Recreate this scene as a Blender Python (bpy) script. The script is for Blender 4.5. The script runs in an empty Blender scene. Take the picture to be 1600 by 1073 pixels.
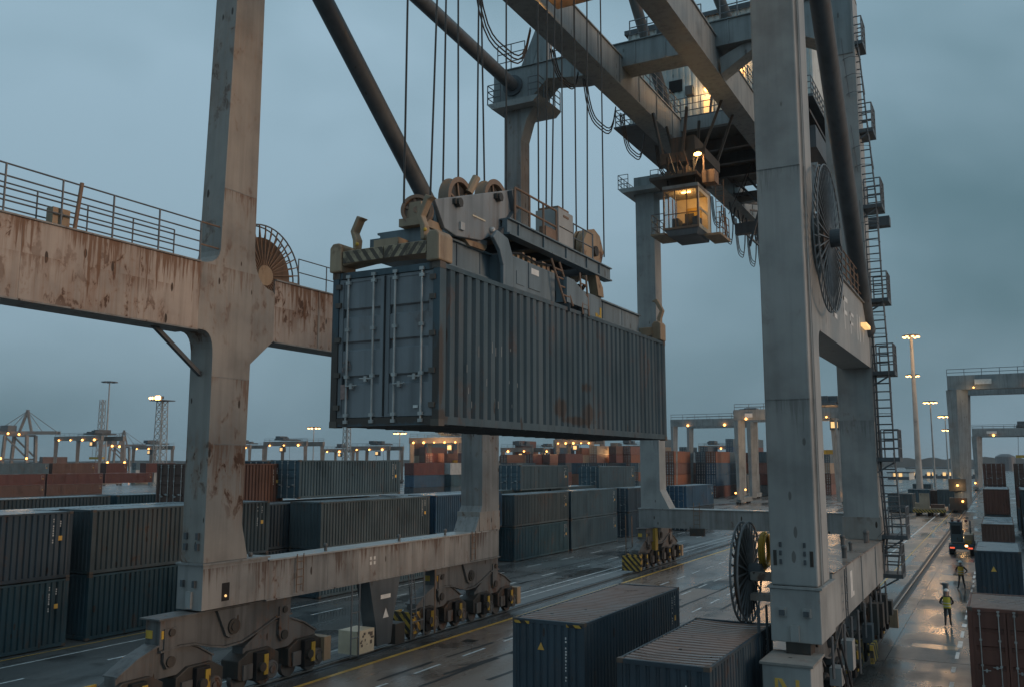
import bpy, bmesh, math, random
from mathutils import Vector, Matrix
random.seed(7)
SC = bpy.context.scene
COL = SC.collection
R = math.radians

# ------------------------------------------------------------------ camera, sky, sun, exposure
CAM_H = 8.0
FPX, TILT, AZ = 1400.0, R(7.548), R(28.35)
cd = bpy.data.cameras.new('camera'); cam = bpy.data.objects.new('camera', cd); COL.objects.link(cam)
cam.location = (0, 0, CAM_H); cam.rotation_euler = (R(90) + TILT, 0, AZ)
cd.sensor_width = 36.0; cd.lens = FPX / 1600 * 36.0; cd.clip_start = 0.2; cd.clip_end = 6000
SC.camera = cam

W = bpy.data.worlds.new('World'); SC.world = W; W.use_nodes = True
wt = W.node_tree; wt.nodes.clear()
def wn(t, **k):
    n = wt.nodes.new(t)
    for a, b in k.items(): setattr(n, a, b)
    return n
sky = wn('ShaderNodeTexSky', sky_type='NISHITA', sun_disc=False, sun_elevation=R(9), sun_rotation=R(82), air_density=1.6, dust_density=4.0, ozone_density=3.0)
tc = wn('ShaderNodeTexCoord')
mp = wn('ShaderNodeMapping'); mp.inputs['Scale'].default_value = (1.3, 1.3, 2.2); mp.inputs['Location'].default_value = (-0.271, -2.578, -2.771)
nz = wn('ShaderNodeTexNoise'); nz.inputs['Scale'].default_value = 1.0; nz.inputs['Detail'].default_value = 4.5; nz.inputs['Roughness'].default_value = 0.5; nz.inputs['Distortion'].default_value = 0.25
rp = wn('ShaderNodeValToRGB')
rp.color_ramp.elements[0].position = 0.36; rp.color_ramp.elements[0].color = (1.20, 2.15, 2.62, 1)
rp.color_ramp.elements[1].position = 0.62; rp.color_ramp.elements[1].color = (2.95, 4.30, 5.25, 1)
mx = wn('ShaderNodeMix', data_type='RGBA'); mx.inputs[0].default_value = 0.93      # cloud deck over the clear sky
bg = wn('ShaderNodeBackground'); bg.inputs['Strength'].default_value = 0.10
wo = wn('ShaderNodeOutputWorld')
L = wt.links.new
L(tc.outputs['Generated'], mp.inputs['Vector']); L(mp.outputs['Vector'], nz.inputs['Vector']); L(nz.outputs['Fac'], rp.inputs['Fac'])
sx_ = wn('ShaderNodeSeparateXYZ'); L(tc.outputs['Generated'], sx_.inputs[0])          # an overcast sky grows brighter from the horizon to the zenith
ov = wn('ShaderNodeMapRange'); ov.inputs['From Min'].default_value = 0.0; ov.inputs['From Max'].default_value = 1.0; ov.inputs['To Min'].default_value = 0.80; ov.inputs['To Max'].default_value = 1.55; L(sx_.outputs['Z'], ov.inputs['Value'])
om = wn('ShaderNodeVectorMath', operation='SCALE'); L(rp.outputs['Color'], om.inputs[0]); L(ov.outputs[0], om.inputs['Scale'])
L(sky.outputs['Color'], mx.inputs[6]); L(om.outputs[0], mx.inputs[7]); L(mx.outputs[2], bg.inputs['Color']); L(bg.outputs[0], wo.inputs[0])

sd = bpy.data.lights.new('sun', 'SUN'); sun = bpy.data.objects.new('sun', sd); COL.objects.link(sun)
sd.energy = 1.08; sd.angle = R(24); sd.color = (1.0, 0.655, 0.43)
# last glow of dusk, low in the +X direction
sun.rotation_euler = Vector((-math.cos(R(12)) * math.cos(R(8)), -math.cos(R(12)) * math.sin(R(8)), -math.sin(R(12)))).to_track_quat('-Z', 'Y').to_euler()

SC.view_settings.view_transform = 'Standard'; SC.view_settings.look = 'None'
SC.view_settings.exposure = 0.0; SC.view_settings.gamma = 1.0; SC.view_settings.use_curve_mapping = False
SC.render.engine = 'CYCLES'
SC.cycles.use_denoising = True
SC.cycles.max_bounces = 6; SC.cycles.diffuse_bounces = 3; SC.cycles.glossy_bounces = 3; SC.cycles.transmission_bounces = 4; SC.cycles.transparent_max_bounces = 8
SC.cycles.sample_clamp_indirect = 6.0; SC.cycles.caustics_reflective = False; SC.cycles.caustics_refractive = False

# ------------------------------------------------------------------ survey helpers: a sight line meets a wall plane, a beam face or the ground
def sight(u, v):
    x = (u - 800) / FPX; y = (536.5 - v) / FPX
    fw = math.cos(TILT) - y * math.sin(TILT); up = math.sin(TILT) + y * math.cos(TILT)
    return Vector((x * math.cos(AZ) - fw * math.sin(AZ), x * math.sin(AZ) + fw * math.cos(AZ), up))
EYE = Vector((0, 0, CAM_H))
def onX(u, v, X): d = sight(u, v); return EYE + d * (X / d.x)
def onY(u, v, Y): d = sight(u, v); return EYE + d * (Y / d.y)
def onZ(u, v, z=0.0): d = sight(u, v); return EYE + d * ((z - CAM_H) / d.z)
def far(u, D):
    d = sight(u, 722); d.z = 0; d.normalize()
    k = math.cos(math.atan((u - 800) / FPX))
    return Vector((d.x * D / k, d.y * D / k, 0))           # ground point at depth D on the bearing of column u

# ------------------------------------------------------------------ materials
def nodes(name):
    m = bpy.data.materials.new(name); m.use_nodes = True
    t = m.node_tree; b = t.nodes['Principled BSDF']
    return m, t, b
def N(t, ty, **k):
    n = t.nodes.new(ty)
    for a, v in k.items():
        if a.startswith('i_'): n.inputs[a[2:].replace('_', ' ')].default_value = v
        else: setattr(n, a, v)
    return n
def ramp(t, fac, stops):
    r = t.nodes.new('ShaderNodeValToRGB'); e = r.color_ramp.elements
    while len(e) < len(stops): e.new(0.5)
    for i, (p, c) in enumerate(stops):
        e[i].position = p; e[i].color = (c, c, c, 1) if isinstance(c, (int, float)) else tuple(c) + (1,)
    t.links.new(fac, r.inputs['Fac']); return r.outputs['Color']
def mixc(t, fac, a, b, mode='MIX'):
    m = t.nodes.new('ShaderNodeMix'); m.data_type = 'RGBA'; m.blend_type = mode
    for s, v in ((0, fac), (6, a), (7, b)):
        if isinstance(v, bpy.types.NodeSocket): t.links.new(v, m.inputs[s])
        elif s == 0: m.inputs[0].default_value = v
        else: m.inputs[s].default_value = tuple(v) + (1,)
    return m.outputs[2]
def tex(t, scale=(1, 1, 1), sc=1.0, detail=6, rough=0.55, dist=0.0, loc=(0, 0, 0), world=False):
    if world: c = N(t, 'ShaderNodeNewGeometry').outputs['Position']
    else: c = N(t, 'ShaderNodeTexCoord').outputs['Object']
    mp = t.nodes.new('ShaderNodeMapping'); mp.inputs['Scale'].default_value = scale; mp.inputs['Location'].default_value = loc
    t.links.new(c, mp.inputs['Vector'])
    n = N(t, 'ShaderNodeTexNoise', i_Scale=sc, i_Detail=detail, i_Roughness=rough, i_Distortion=dist)
    t.links.new(mp.outputs['Vector'], n.inputs['Vector']); return n.outputs['Fac']
def mul(t, a, b):
    m = N(t, 'ShaderNodeMath', operation='MULTIPLY')
    for i, v in enumerate((a, b)):
        if isinstance(v, bpy.types.NodeSocket): t.links.new(v, m.inputs[i])
        else: m.inputs[i].default_value = v
    return m.outputs[0]
RUST = (0.075, 0.033, 0.017)
def paint(name, col, rust=0.3, dirt=0.4, rough=0.5, metal=0.0, vary=0.0, bump=0.12, seed=0.0, rustcol=RUST):
    """worn painted steel: blotches, dirt, running rust and chips"""
    m, t, b = nodes(name)
    base = tex(t, sc=0.55, detail=7, loc=(seed, 0, 0), world=True)
    dk = tuple(c * 0.62 for c in col); lt = tuple(min(1, c * 1.22) for c in col)
    c = ramp(t, base, [(0.25, dk), (0.5, col), (0.78, lt)])
    run = tex(t, scale=(3.2, 3.2, 0.16), sc=1.2, detail=5, loc=(seed * 3, 1, 0), world=True)
    runm = ramp(t, run, [(0.46, 0.0), (0.72, 1.0)])
    c = mixc(t, mul(t, runm, dirt), c, tuple(x * 0.35 for x in col))
    if vary > 0:
        oi = N(t, 'ShaderNodeObjectInfo')
        hv = N(t, 'ShaderNodeHueSaturation'); t.links.new(c, hv.inputs['Color'])
        mr = N(t, 'ShaderNodeMapRange'); mr.inputs['To Min'].default_value = 1 - vary; mr.inputs['To Max'].default_value = 1 + vary
        t.links.new(oi.outputs['Random'], mr.inputs['Value']); t.links.new(mr.outputs[0], hv.inputs['Value']); c = hv.outputs[0]
    pat = tex(t, sc=0.38, detail=4, loc=(seed, 5, 2), world=True)
    chip = tex(t, scale=(1.2, 1.2, 0.7), sc=1.9, detail=11, rough=0.66, dist=0.4, loc=(4, seed, 0), world=True)
    drip = tex(t, scale=(7, 7, 0.30), sc=1.0, detail=6, rough=0.62, loc=(7, seed, 3), world=True)
    reg = ramp(t, pat, [(0.55 - 0.13 * rust, 0.0), (0.74 - 0.12 * rust, 1.0)])
    r0 = mul(t, ramp(t, chip, [(0.55 - 0.035 * rust, 0.0), (0.62 - 0.035 * rust, 1.0)]), reg)      # stained halo
    r1 = mul(t, ramp(t, chip, [(0.615 - 0.04 * rust, 0.0), (0.64 - 0.04 * rust, 1.0)]), reg)       # bare core
    r3 = mul(t, mul(t, ramp(t, drip, [(0.47, 0.0), (0.68, 1.0)]), reg), min(1.0, rust * 0.9))
    vo = N(t, 'ShaderNodeTexVoronoi', i_Scale=1.3, i_Randomness=1.0); vm = t.nodes.new('ShaderNodeMapping'); vm.inputs['Scale'].default_value = (1.4, 1.4, 0.5); vm.inputs['Location'].default_value = (seed, 2, 1)
    t.links.new(N(t, 'ShaderNodeNewGeometry').outputs['Position'], vm.inputs['Vector']); t.links.new(vm.outputs[0], vo.inputs['Vector'])
    spn = N(t, 'ShaderNodeMath', operation='MULTIPLY_ADD'); t.links.new(drip, spn.inputs[0]); spn.inputs[1].default_value = -0.17; t.links.new(vo.outputs['Distance'], spn.inputs[2])
    spot = ramp(t, spn.outputs[0], [(0.0, 1.0), (0.02, 0.0)])
    lr = (0.21, 0.088, 0.034)
    c = mixc(t, r3, c, tuple(0.62 * a + 0.38 * x for a, x in zip(lr, col)))
    c = mixc(t, mul(t, r0, min(0.8, rust * 0.8)), c, tuple(0.75 * a + 0.25 * x for a, x in zip(lr, col)))
    c = mixc(t, mul(t, r1, min(1.0, rust * 1.5)), c, rustcol)
    c = mixc(t, mul(t, spot, min(1.0, 0.35 + rust)), c, (0.040, 0.024, 0.016))
    t.links.new(c, b.inputs['Base Color'])
    b.inputs['Metallic'].default_value = metal
    rr = ramp(t, base, [(0.3, rough - 0.12), (0.7, min(1, rough + 0.18))])
    t.links.new(rr, b.inputs['Roughness'])
    if bump:
        bp = N(t, 'ShaderNodeBump', i_Strength=bump, i_Distance=0.03)
        t.links.new(chip, bp.inputs['Height']); t.links.new(bp.outputs[0], b.inputs['Normal'])
    return m
def plain(name, col, rough=0.6, metal=0.0, vary=0.25, sc=3.0):
    m, t, b = nodes(name)
    c = ramp(t, tex(t, sc=sc, detail=5), [(0.3, tuple(x * (1 - vary) for x in col)), (0.7, tuple(min(1, x * (1 + vary)) for x in col))])
    t.links.new(c, b.inputs['Base Color']); b.inputs['Roughness'].default_value = rough; b.inputs['Metallic'].default_value = metal
    return m
def glow(name, col, s):
    m, t, b = nodes(name)
    b.inputs['Base Color'].default_value = (*col, 1); b.inputs['Emission Color'].default_value = (*col, 1); b.inputs['Emission Strength'].default_value = s
    return m
def ground_mat(name, dark, light, wet=0.5, tint=None, patch=0.07):
    m, t, b = nodes(name)
    big = tex(t, sc=patch, detail=6, rough=0.6, world=True)
    streak = tex(t, scale=(0.5, 0.07, 1), sc=1.0, detail=6, world=True)
    fine = tex(t, sc=9.0, detail=6, rough=0.7, world=True)
    oil = tex(t, sc=0.33, detail=5, rough=0.62, loc=(3, 9, 0), world=True)
    c = ramp(t, streak, [(0.3, dark), (0.72, light)])
    c = mixc(t, 0.35, c, ramp(t, fine, [(0.3, tuple(x * 0.6 for x in dark)), (0.75, tuple(x * 1.25 for x in light))]))
    c = mixc(t, ramp(t, oil, [(0.55, 0.0), (0.64, 0.75)]), c, tuple(x * 0.45 for x in dark))
    t.links.new(c, b.inputs['Base Color'])
    w = mixc(t, 0.5, big, streak)
    rr = ramp(t, w, [(0.42 - 0.06 * wet, 0.07), (0.49, 0.26), (0.62, 0.50)])
    t.links.new(rr, b.inputs['Roughness']); b.inputs['Specular IOR Level'].default_value = 0.6
    bp = N(t, 'ShaderNodeBump', i_Strength=0.25, i_Distance=0.012)
    t.links.new(mul(t, fine, ramp(t, w, [(0.42, 0.0), (0.58, 1.0)])), bp.inputs['Height']); t.links.new(bp.outputs[0], b.inputs['Normal'])
    return m
def hazard_mat(name, a, c2, sc=1.0, ax=(1, 0, 1)):
    m, t, b = nodes(name)
    co = N(t, 'ShaderNodeNewGeometry'); d = N(t, 'ShaderNodeVectorMath', operation='DOT_PRODUCT'); d.inputs[1].default_value = ax
    t.links.new(co.outputs['Position'], d.inputs[0])
    fr = N(t, 'ShaderNodeMath', operation='FRACT'); t.links.new(mul(t, d.outputs['Value'], sc), fr.inputs[0])
    gt = N(t, 'ShaderNodeMath', operation='GREATER_THAN'); gt.inputs[1].default_value = 0.5; t.links.new(fr.outputs[0], gt.inputs[0])
    c = mixc(t, gt.outputs[0], a, c2)
    c = mixc(t, ramp(t, tex(t, sc=3.0, detail=8, rough=0.7, world=True), [(0.48, 0.0), (0.62, 0.85)]), c, (0.07, 0.05, 0.035))
    t.links.new(c, b.inputs['Base Color']); b.inputs['Roughness'].default_value = 0.6
    return m

M = {}
M['steel'] = paint('crane_steel', (0.335, 0.345, 0.34), rust=0.22, dirt=0.25)
M['steel_rust'] = paint('crane_steel_rusty', (0.30, 0.288, 0.268), rust=0.95, dirt=0.3, seed=3.3)
M['portal_rust'] = paint('portal_steel_rusty', (0.40, 0.345, 0.305), rust=1.35, dirt=0.35, seed=3.9)
M['steel_worn'] = paint('crane_steel_worn', (0.26, 0.265, 0.262), rust=0.65, dirt=0.6, seed=6.1)
M['steel_dark'] = paint('crane_steel_dark', (0.085, 0.10, 0.112), rust=0.25, dirt=0.4, seed=1.7)
M['girder'] = paint('girder_steel', (0.25, 0.275, 0.28), rust=0.2, dirt=0.5, seed=8.2)
M['grease'] = paint('greasy_steel', (0.045, 0.042, 0.038), rust=0.7, dirt=0.6, seed=2.2)
M['bogie'] = paint('bogie_steel', (0.12, 0.125, 0.127), rust=0.75, dirt=0.8, seed=4.4)
M['rail_tube'] = plain('handrail_steel', (0.16, 0.17, 0.18), rough=0.5, metal=0.4)
M['rusty_tube'] = plain('rusty_rail', (0.20, 0.13, 0.09), rough=0.7)
M['rope'] = plain('wire_rope', (0.055, 0.05, 0.046), rough=0.5, metal=0.5)
M['rubber'] = plain('black_rubber', (0.02, 0.02, 0.022), rough=0.6)
M['spread'] = paint('spreader_steel', (0.16, 0.21, 0.24), rust=0.3, dirt=0.6, seed=9.9)
M['mud'] = paint('mud_caked_steel', (0.36, 0.265, 0.175), rust=0.75, dirt=0.5, seed=5.2, bump=0.7)
M['sheave'] = paint('sheave_steel', (0.22, 0.155, 0.11), rust=0.6, dirt=0.4, seed=12.2)
M['mudhaz'] = hazard_mat('mud_hazard_stripe', (0.40, 0.31, 0.20), (0.10, 0.075, 0.055), 5.2, (1, 0, 0.75))
M['mudhaz2'] = hazard_mat('mud_hazard_stripe_mirrored', (0.40, 0.31, 0.20), (0.10, 0.075, 0.055), 5.2, (-1, 0, 0.75))
M['haz'] = hazard_mat('hazard_stripe', (0.55, 0.34, 0.05), (0.025, 0.025, 0.025), 2.3, (1, 0, 1))
M['hazy'] = hazard_mat('hazard_stripe_side', (0.55, 0.34, 0.05), (0.025, 0.025, 0.025), 1.9, (0, 1, 1))
M['yellow'] = paint('yellow_paint', (0.52, 0.34, 0.05), rust=0.5, dirt=0.5, seed=2.9)
M['cream'] = plain('cream_panel', (0.62, 0.54, 0.40), rough=0.45, vary=0.1)
M['white'] = plain('white_paint', (0.70, 0.70, 0.68), rough=0.55, vary=0.15)
M['far_steel'] = paint('far_crane_steel', (0.21, 0.185, 0.165), rust=0.2, dirt=0.3, seed=5)  # tan of the lamplight put into the steel colour of far cranes
M['house'] = paint('house_cladding', (0.66, 0.69, 0.66), rust=0.1, dirt=0.4, seed=7.7)
M['black'] = plain('dark_void', (0.012, 0.012, 0.013), rough=0.8)
M['rod'] = plain('galvanised_rod', (0.42, 0.42, 0.41), rough=0.45, metal=0.35, vary=0.3)
M['roof'] = paint('container_roof', (0.26, 0.30, 0.32), rust=0.3, dirt=0.2, rough=0.28, vary=0.2)  # lighter than the walls: reflected sky is put into the roof colour
M['roof_red'] = paint('rusty_container_roof', (0.25, 0.165, 0.135), rust=0.7, dirt=0.2, rough=0.35, seed=3)
M['casting'] = paint('corner_casting', (0.11, 0.09, 0.075), rust=0.7, dirt=0.5)
GL, tg, bgl = nodes('cab_glass'); bgl.inputs['Base Color'].default_value = (0.05, 0.06, 0.06, 1); bgl.inputs['Roughness'].default_value = 0.02; bgl.inputs['Alpha'].default_value = 0.12
M['glass'] = GL
M['lamp'] = glow('sodium_lamp', (1.0, 0.40, 0.09), 7.0)
M['lampw'] = glow('warm_white_lamp', (1.0, 0.50, 0.15), 9.0)
M['lampsoft'] = glow('lit_window', (1.0, 0.60, 0.24), 1.0)
CC = {  # container paints
 'navy': (0.038, 0.064, 0.086), 'slate': (0.060, 0.108, 0.135), 'teal': (0.028, 0.074, 0.096), 'grey': (0.066, 0.092, 0.102), 'blue': (0.034, 0.090, 0.150),
 'maroon': (0.105, 0.034, 0.030), 'brown': (0.105, 0.055, 0.042), 'orange': (0.23, 0.088, 0.05), 'white': (0.42, 0.43, 0.42), 'tan': (0.33, 0.25, 0.18), 'rose': (0.16, 0.075, 0.062), 'yellow': (0.42, 0.26, 0.05), 'redbrown': (0.155, 0.062, 0.045)}
for k, c in CC.items(): M['c_' + k] = paint('container_' + k, c, rust=0.42, dirt=0.35, rough=0.5, vary=0.16, seed=hash(k) % 7 if False else len(k) * 1.3)
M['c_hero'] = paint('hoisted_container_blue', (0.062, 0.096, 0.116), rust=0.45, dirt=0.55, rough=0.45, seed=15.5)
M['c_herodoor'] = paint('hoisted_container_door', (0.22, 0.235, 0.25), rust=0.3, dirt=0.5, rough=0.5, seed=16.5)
def rundown(m, ztop, depth, strength=1.0, axis='Y', sc=1.0, col=(0.15, 0.066, 0.028)):
    """rust that starts under an edge at height ztop and runs down in streaks of uneven length"""
    t = m.node_tree; b = t.nodes['Principled BSDF']; old = b.inputs['Base Color'].links[0].from_socket
    sep = N(t, 'ShaderNodeSeparateXYZ'); t.links.new(N(t, 'ShaderNodeNewGeometry').outputs['Position'], sep.inputs[0])
    def line(scale, loc, det):
        cb = N(t, 'ShaderNodeCombineXYZ'); t.links.new(sep.outputs[axis], cb.inputs[0]); cb.inputs[1].default_value = loc
        wob = N(t, 'ShaderNodeMath', operation='MULTIPLY'); t.links.new(sep.outputs['Z'], wob.inputs[0]); wob.inputs[1].default_value = 0.05; t.links.new(wob.outputs[0], cb.inputs[2])
        n = N(t, 'ShaderNodeTexNoise', i_Scale=scale, i_Detail=det, i_Roughness=0.65); t.links.new(cb.outputs[0], n.inputs['Vector']); return n.outputs['Fac']
    fine, coarse = line(7.0 * sc, 3.0, 4), line(0.55 * sc, 9.0, 3)
    ln = mul(t, mul(t, ramp(t, fine, [(0.40, 0.0), (0.74, 1.0)]), ramp(t, coarse, [(0.40, 0.0), (0.62, 1.0)])), depth * 1.5)
    dz = N(t, 'ShaderNodeMath', operation='SUBTRACT'); dz.inputs[0].default_value = ztop; t.links.new(sep.outputs['Z'], dz.inputs[1])
    df = N(t, 'ShaderNodeMath', operation='SUBTRACT'); t.links.new(ln, df.inputs[0]); t.links.new(dz.outputs[0], df.inputs[1])
    gate = N(t, 'ShaderNodeMath', operation='GREATER_THAN'); t.links.new(dz.outputs[0], gate.inputs[0]); gate.inputs[1].default_value = -0.02
    nrm = N(t, 'ShaderNodeSeparateXYZ'); t.links.new(N(t, 'ShaderNodeNewGeometry').outputs['True Normal'], nrm.inputs[0])
    ab = N(t, 'ShaderNodeMath', operation='ABSOLUTE'); t.links.new(nrm.outputs['X' if axis == 'Y' else 'Y'], ab.inputs[0]); side = N(t, 'ShaderNodeMath', operation='GREATER_THAN'); side.inputs[1].default_value = 0.6; t.links.new(ab.outputs[0], side.inputs[0])
    f = mul(t, mul(t, mul(t, ramp(t, df.outputs[0], [(0.0, 0.0), (0.55, 1.0)]), gate.outputs[0]), side.outputs[0]), strength)
    t.links.new(mixc(t, f, old, col), b.inputs['Base Color'])
rundown(M['portal_rust'], 14.74, 2.3, 0.85); rundown(M['portal_rust'], 13.75, 1.3, 0.6, sc=1.37)
M['sill_rust'] = paint('sill_steel_rusty', (0.275, 0.275, 0.268), rust=0.6, dirt=0.6, seed=6.1)
rundown(M['sill_rust'], 4.47, 1.35, 0.8, sc=1.2, col=(0.085, 0.042, 0.024))
def leg_runs(m):
    for z, d in ((17.6, 2.0), (14.75, 1.6), (10.9, 2.2), (8.6, 1.8)): rundown(m, z, d, 0.6, sc=1.0 + z * .07)
leg_runs(M['steel_rust'])
for z, d in ((17.2, 1.6), (9.9, 1.5)): rundown(M['steel'], z, d, 0.35, axis='X', sc=1.3 + z * .05, col=(0.07, 0.062, 0.055))
def stain(m, spots, col):
    """scraped, rusted areas with a shape of their own on the long side"""
    t = m.node_tree; b = t.nodes['Principled BSDF']; old = b.inputs['Base Color'].links[0].from_socket
    pos = N(t, 'ShaderNodeNewGeometry').outputs['Position']; tot = None
    for (x, y, z), (sy, sz) in spots:
        mp = t.nodes.new('ShaderNodeMapping'); mp.inputs['Scale'].default_value = (0.0, 1 / sy, 1 / sz); mp.inputs['Location'].default_value = (0, -y / sy, -z / sz); t.links.new(pos, mp.inputs['Vector'])
        ln = N(t, 'ShaderNodeVectorMath', operation='LENGTH'); t.links.new(mp.outputs[0], ln.inputs[0]); k = ramp(t, ln.outputs['Value'], [(0.25, 1.0), (1.0, 0.0)])
        if tot is None: tot = k
        else:
            mx_ = N(t, 'ShaderNodeMath', operation='MAXIMUM'); t.links.new(tot, mx_.inputs[0]); t.links.new(k, mx_.inputs[1]); tot = mx_.outputs[0]
    n = tex(t, scale=(4, 4, 1.3), sc=1.6, detail=9, rough=0.68, world=True); ad = N(t, 'ShaderNodeMath', operation='MULTIPLY_ADD'); t.links.new(n, ad.inputs[0]); ad.inputs[1].default_value = 1.6; ad.inputs[2].default_value = -0.95
    sm = N(t, 'ShaderNodeMath', operation='ADD'); t.links.new(ad.outputs[0], sm.inputs[0]); t.links.new(tot, sm.inputs[1]); f = mul(t, ramp(t, sm.outputs[0], [(0.28, 0.0), (0.62, 0.9)]), ramp(t, tot, [(0.0, 0.0), (0.2, 1.0)]))
    t.links.new(mixc(t, f, old, col), b.inputs['Base Color'])
stain(M['c_hero'], [((0, 18.0, 9.18), (0.62, 0.36)), ((0, 19.55, 9.15), (0.55, 0.42)), ((0, 19.4, 9.75), (0.5, 0.2)), ((0, 18.9, 8.95), (1.6, 0.16)), ((0, 13.05, 9.6), (0.16, 1.6)), ((0, 13.05, 8.8), (0.5, 0.25))], (0.060, 0.042, 0.032))
M['gasket'] = plain('door_gasket', (0.02, 0.02, 0.021), rough=0.7)

# ------------------------------------------------------------------ mesh helpers
class MB:
    def __init__(s): s.v = []; s.f = []; s.m = []; s.k = 0
    def mat(s, k): s.k = k; return s
    def add(s, vs, fs):
        o = len(s.v); s.v += [tuple(p) for p in vs]
        for f in fs: s.f.append(tuple(i + o for i in f)); s.m.append(s.k)
        return s
    def box(s, x0, x1, y0, y1, z0, z1):
        return s.add([(x, y, z) for x in (x0, x1) for y in (y0, y1) for z in (z0, z1)],
                     [(0, 1, 3, 2), (4, 6, 7, 5), (0, 4, 5, 1), (2, 3, 7, 6), (0, 2, 6, 4), (1, 5, 7, 3)])
    def bar(s, p, q, w, h=None, up=(0, 0, 1)):
        p = Vector(p); q = Vector(q); h = h or w; d = (q - p).normalized(); u = Vector(up)
        if abs(d.dot(u)) > 0.98: u = Vector((1, 0, 0))
        a = d.cross(u).normalized(); b = a.cross(d)
        vs = [c + a * (sx * w / 2) + b * (sz * h / 2) for c in (p, q) for sx in (-1, 1) for sz in (-1, 1)]
        return s.add(vs, [(0, 1, 3, 2), (4, 6, 7, 5), (0, 4, 5, 1), (2, 3, 7, 6), (0, 2, 6, 4), (1, 5, 7, 3)])
    def tube(s, p, q, r, n=8, r2=None, cap=True):
        p = Vector(p); q = Vector(q); d = (q - p).normalized(); u = Vector((0, 0, 1)) if abs(d.z) < 0.95 else Vector((1, 0, 0))
        a = d.cross(u).normalized(); b = a.cross(d); r2 = r if r2 is None else r2
        vs = []
        for c, rr in ((p, r), (q, r2)):
            for i in range(n):
                t = 2 * math.pi * i / n; vs.append(c + a * (rr * math.cos(t)) + b * (rr * math.sin(t)))
        fs = [(i, (i + 1) % n, n + (i + 1) % n, n + i) for i in range(n)]
        if cap: fs += [tuple(range(n))[::-1], tuple(range(n, 2 * n))]
        return s.add(vs, fs)
    def path(s, pts, r, n=6):
        for a, b in zip(pts, pts[1:]): s.tube(a, b, r, n)
        return s
    def ring(s, c, R0, r, axis='X', n=32, m=6, a0=0.0, a1=2 * math.pi):
        full = abs(a1 - a0 - 2 * math.pi) < 1e-6; k = n if full else n + 1; vs = []; fs = []
        for i in range(k):
            t = a0 + (a1 - a0) * i / n
            for j in range(m):
                p = 2 * math.pi * j / m; rr = R0 + r * math.cos(p); h = r * math.sin(p)
                u, w = rr * math.cos(t), rr * math.sin(t)
                vs.append({'X': (c[0] + h, c[1] + u, c[2] + w), 'Y': (c[0] + u, c[1] + h, c[2] + w), 'Z': (c[0] + u, c[1] + w, c[2] + h)}[axis])
        for i in range(n):
            i2 = (i + 1) % k
            for j in range(m): fs.append((i * m + j, i2 * m + j, i2 * m + (j + 1) % m, i * m + (j + 1) % m))
        return s.add(vs, fs)
    def cyl(s, c, r, h, axis='X', n=20, r2=None):
        d = {'X': Vector((h / 2, 0, 0)), 'Y': Vector((0, h / 2, 0)), 'Z': Vector((0, 0, h / 2))}[axis]
        c = Vector(c); return s.tube(c - d, c + d, r, n, r2)
    def prism(s, poly, axis, a0, a1):
        n = len(poly)
        def P(u, w, a): return {'X': (a, u, w), 'Y': (u, a, w), 'Z': (u, w, a)}[axis]
        vs = [P(u, w, a0) for u, w in poly] + [P(u, w, a1) for u, w in poly]
        return s.add(vs, [tuple(range(n))[::-1], tuple(range(n, 2 * n))] + [(i, (i + 1) % n, n + (i + 1) % n, n + i) for i in range(n)])
    def sphere(s, c, r, n=10, m=6, sc=(1, 1, 1)):
        vs = []; fs = []
        for i in range(m + 1):
            p = math.pi * i / m
            for j in range(n):
                t = 2 * math.pi * j / n
                vs.append((c[0] + r * sc[0] * math.sin(p) * math.cos(t), c[1] + r * sc[1] * math.sin(p) * math.sin(t), c[2] + r * sc[2] * math.cos(p)))
        for i in range(m):
            for j in range(n): fs.append((i * n + j, (i + 1) * n + j, (i + 1) * n + (j + 1) % n, i * n + (j + 1) % n))
        return s.add(vs, fs)
    def mesh(s, name, mats):
        me = bpy.data.meshes.new(name); me.from_pydata(s.v, [], s.f)
        for m in (mats if isinstance(mats, (list, tuple)) else [mats]): me.materials.append(M[m] if isinstance(m, str) else m)
        me.polygons.foreach_set('material_index', s.m)
        bm = bmesh.new(); bm.from_mesh(me); bmesh.ops.recalc_face_normals(bm, faces=bm.faces); bm.to_mesh(me); bm.free()
        return me
    def build(s, name, mats, parent=None, smooth=False, bevel=0.0):
        me = s.mesh(name, mats)
        if smooth:
            me.polygons.foreach_set('use_smooth', [True] * len(me.polygons)); me.set_sharp_from_angle(angle=R(40))
        o = bpy.data.objects.new(name, me); COL.objects.link(o)
        if bevel:
            b = o.modifiers.new('bevel', 'BEVEL'); b.width = bevel; b.segments = 2; b.limit_method = 'ANGLE'
        if parent: attach(o, parent)
        return o
def wloc(o):
    v = o.location.copy()
    return v if o.parent is None else v + wloc(o.parent) + o.matrix_parent_inverse.translation
def attach(o, parent):
    o.parent = parent; w = wloc(parent)          # meshes are laid out in site coordinates
    o.matrix_parent_inverse = Matrix.Translation(-w)
    return o
def tag(o, label=None, cat=None, group=None, kind=None):
    if label: o['label'] = label
    if cat: o['category'] = cat
    if group: o['group'] = group
    if kind: o['kind'] = kind
    return o
def thing(name, label, cat, loc=(0, 0, 0), group=None):
    o = bpy.data.objects.new(name, None); o.empty_display_size = 0.3; COL.objects.link(o); o.location = loc
    return tag(o, label, cat, group)
def link(name, me, parent=None, loc=(0, 0, 0), rz=0.0):
    o = bpy.data.objects.new(name, me); COL.objects.link(o); o.location = loc; o.rotation_euler = (0, 0, rz)
    if parent: o.parent = parent
    return o
def struct(o): o['kind'] = 'structure'; return o
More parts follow.
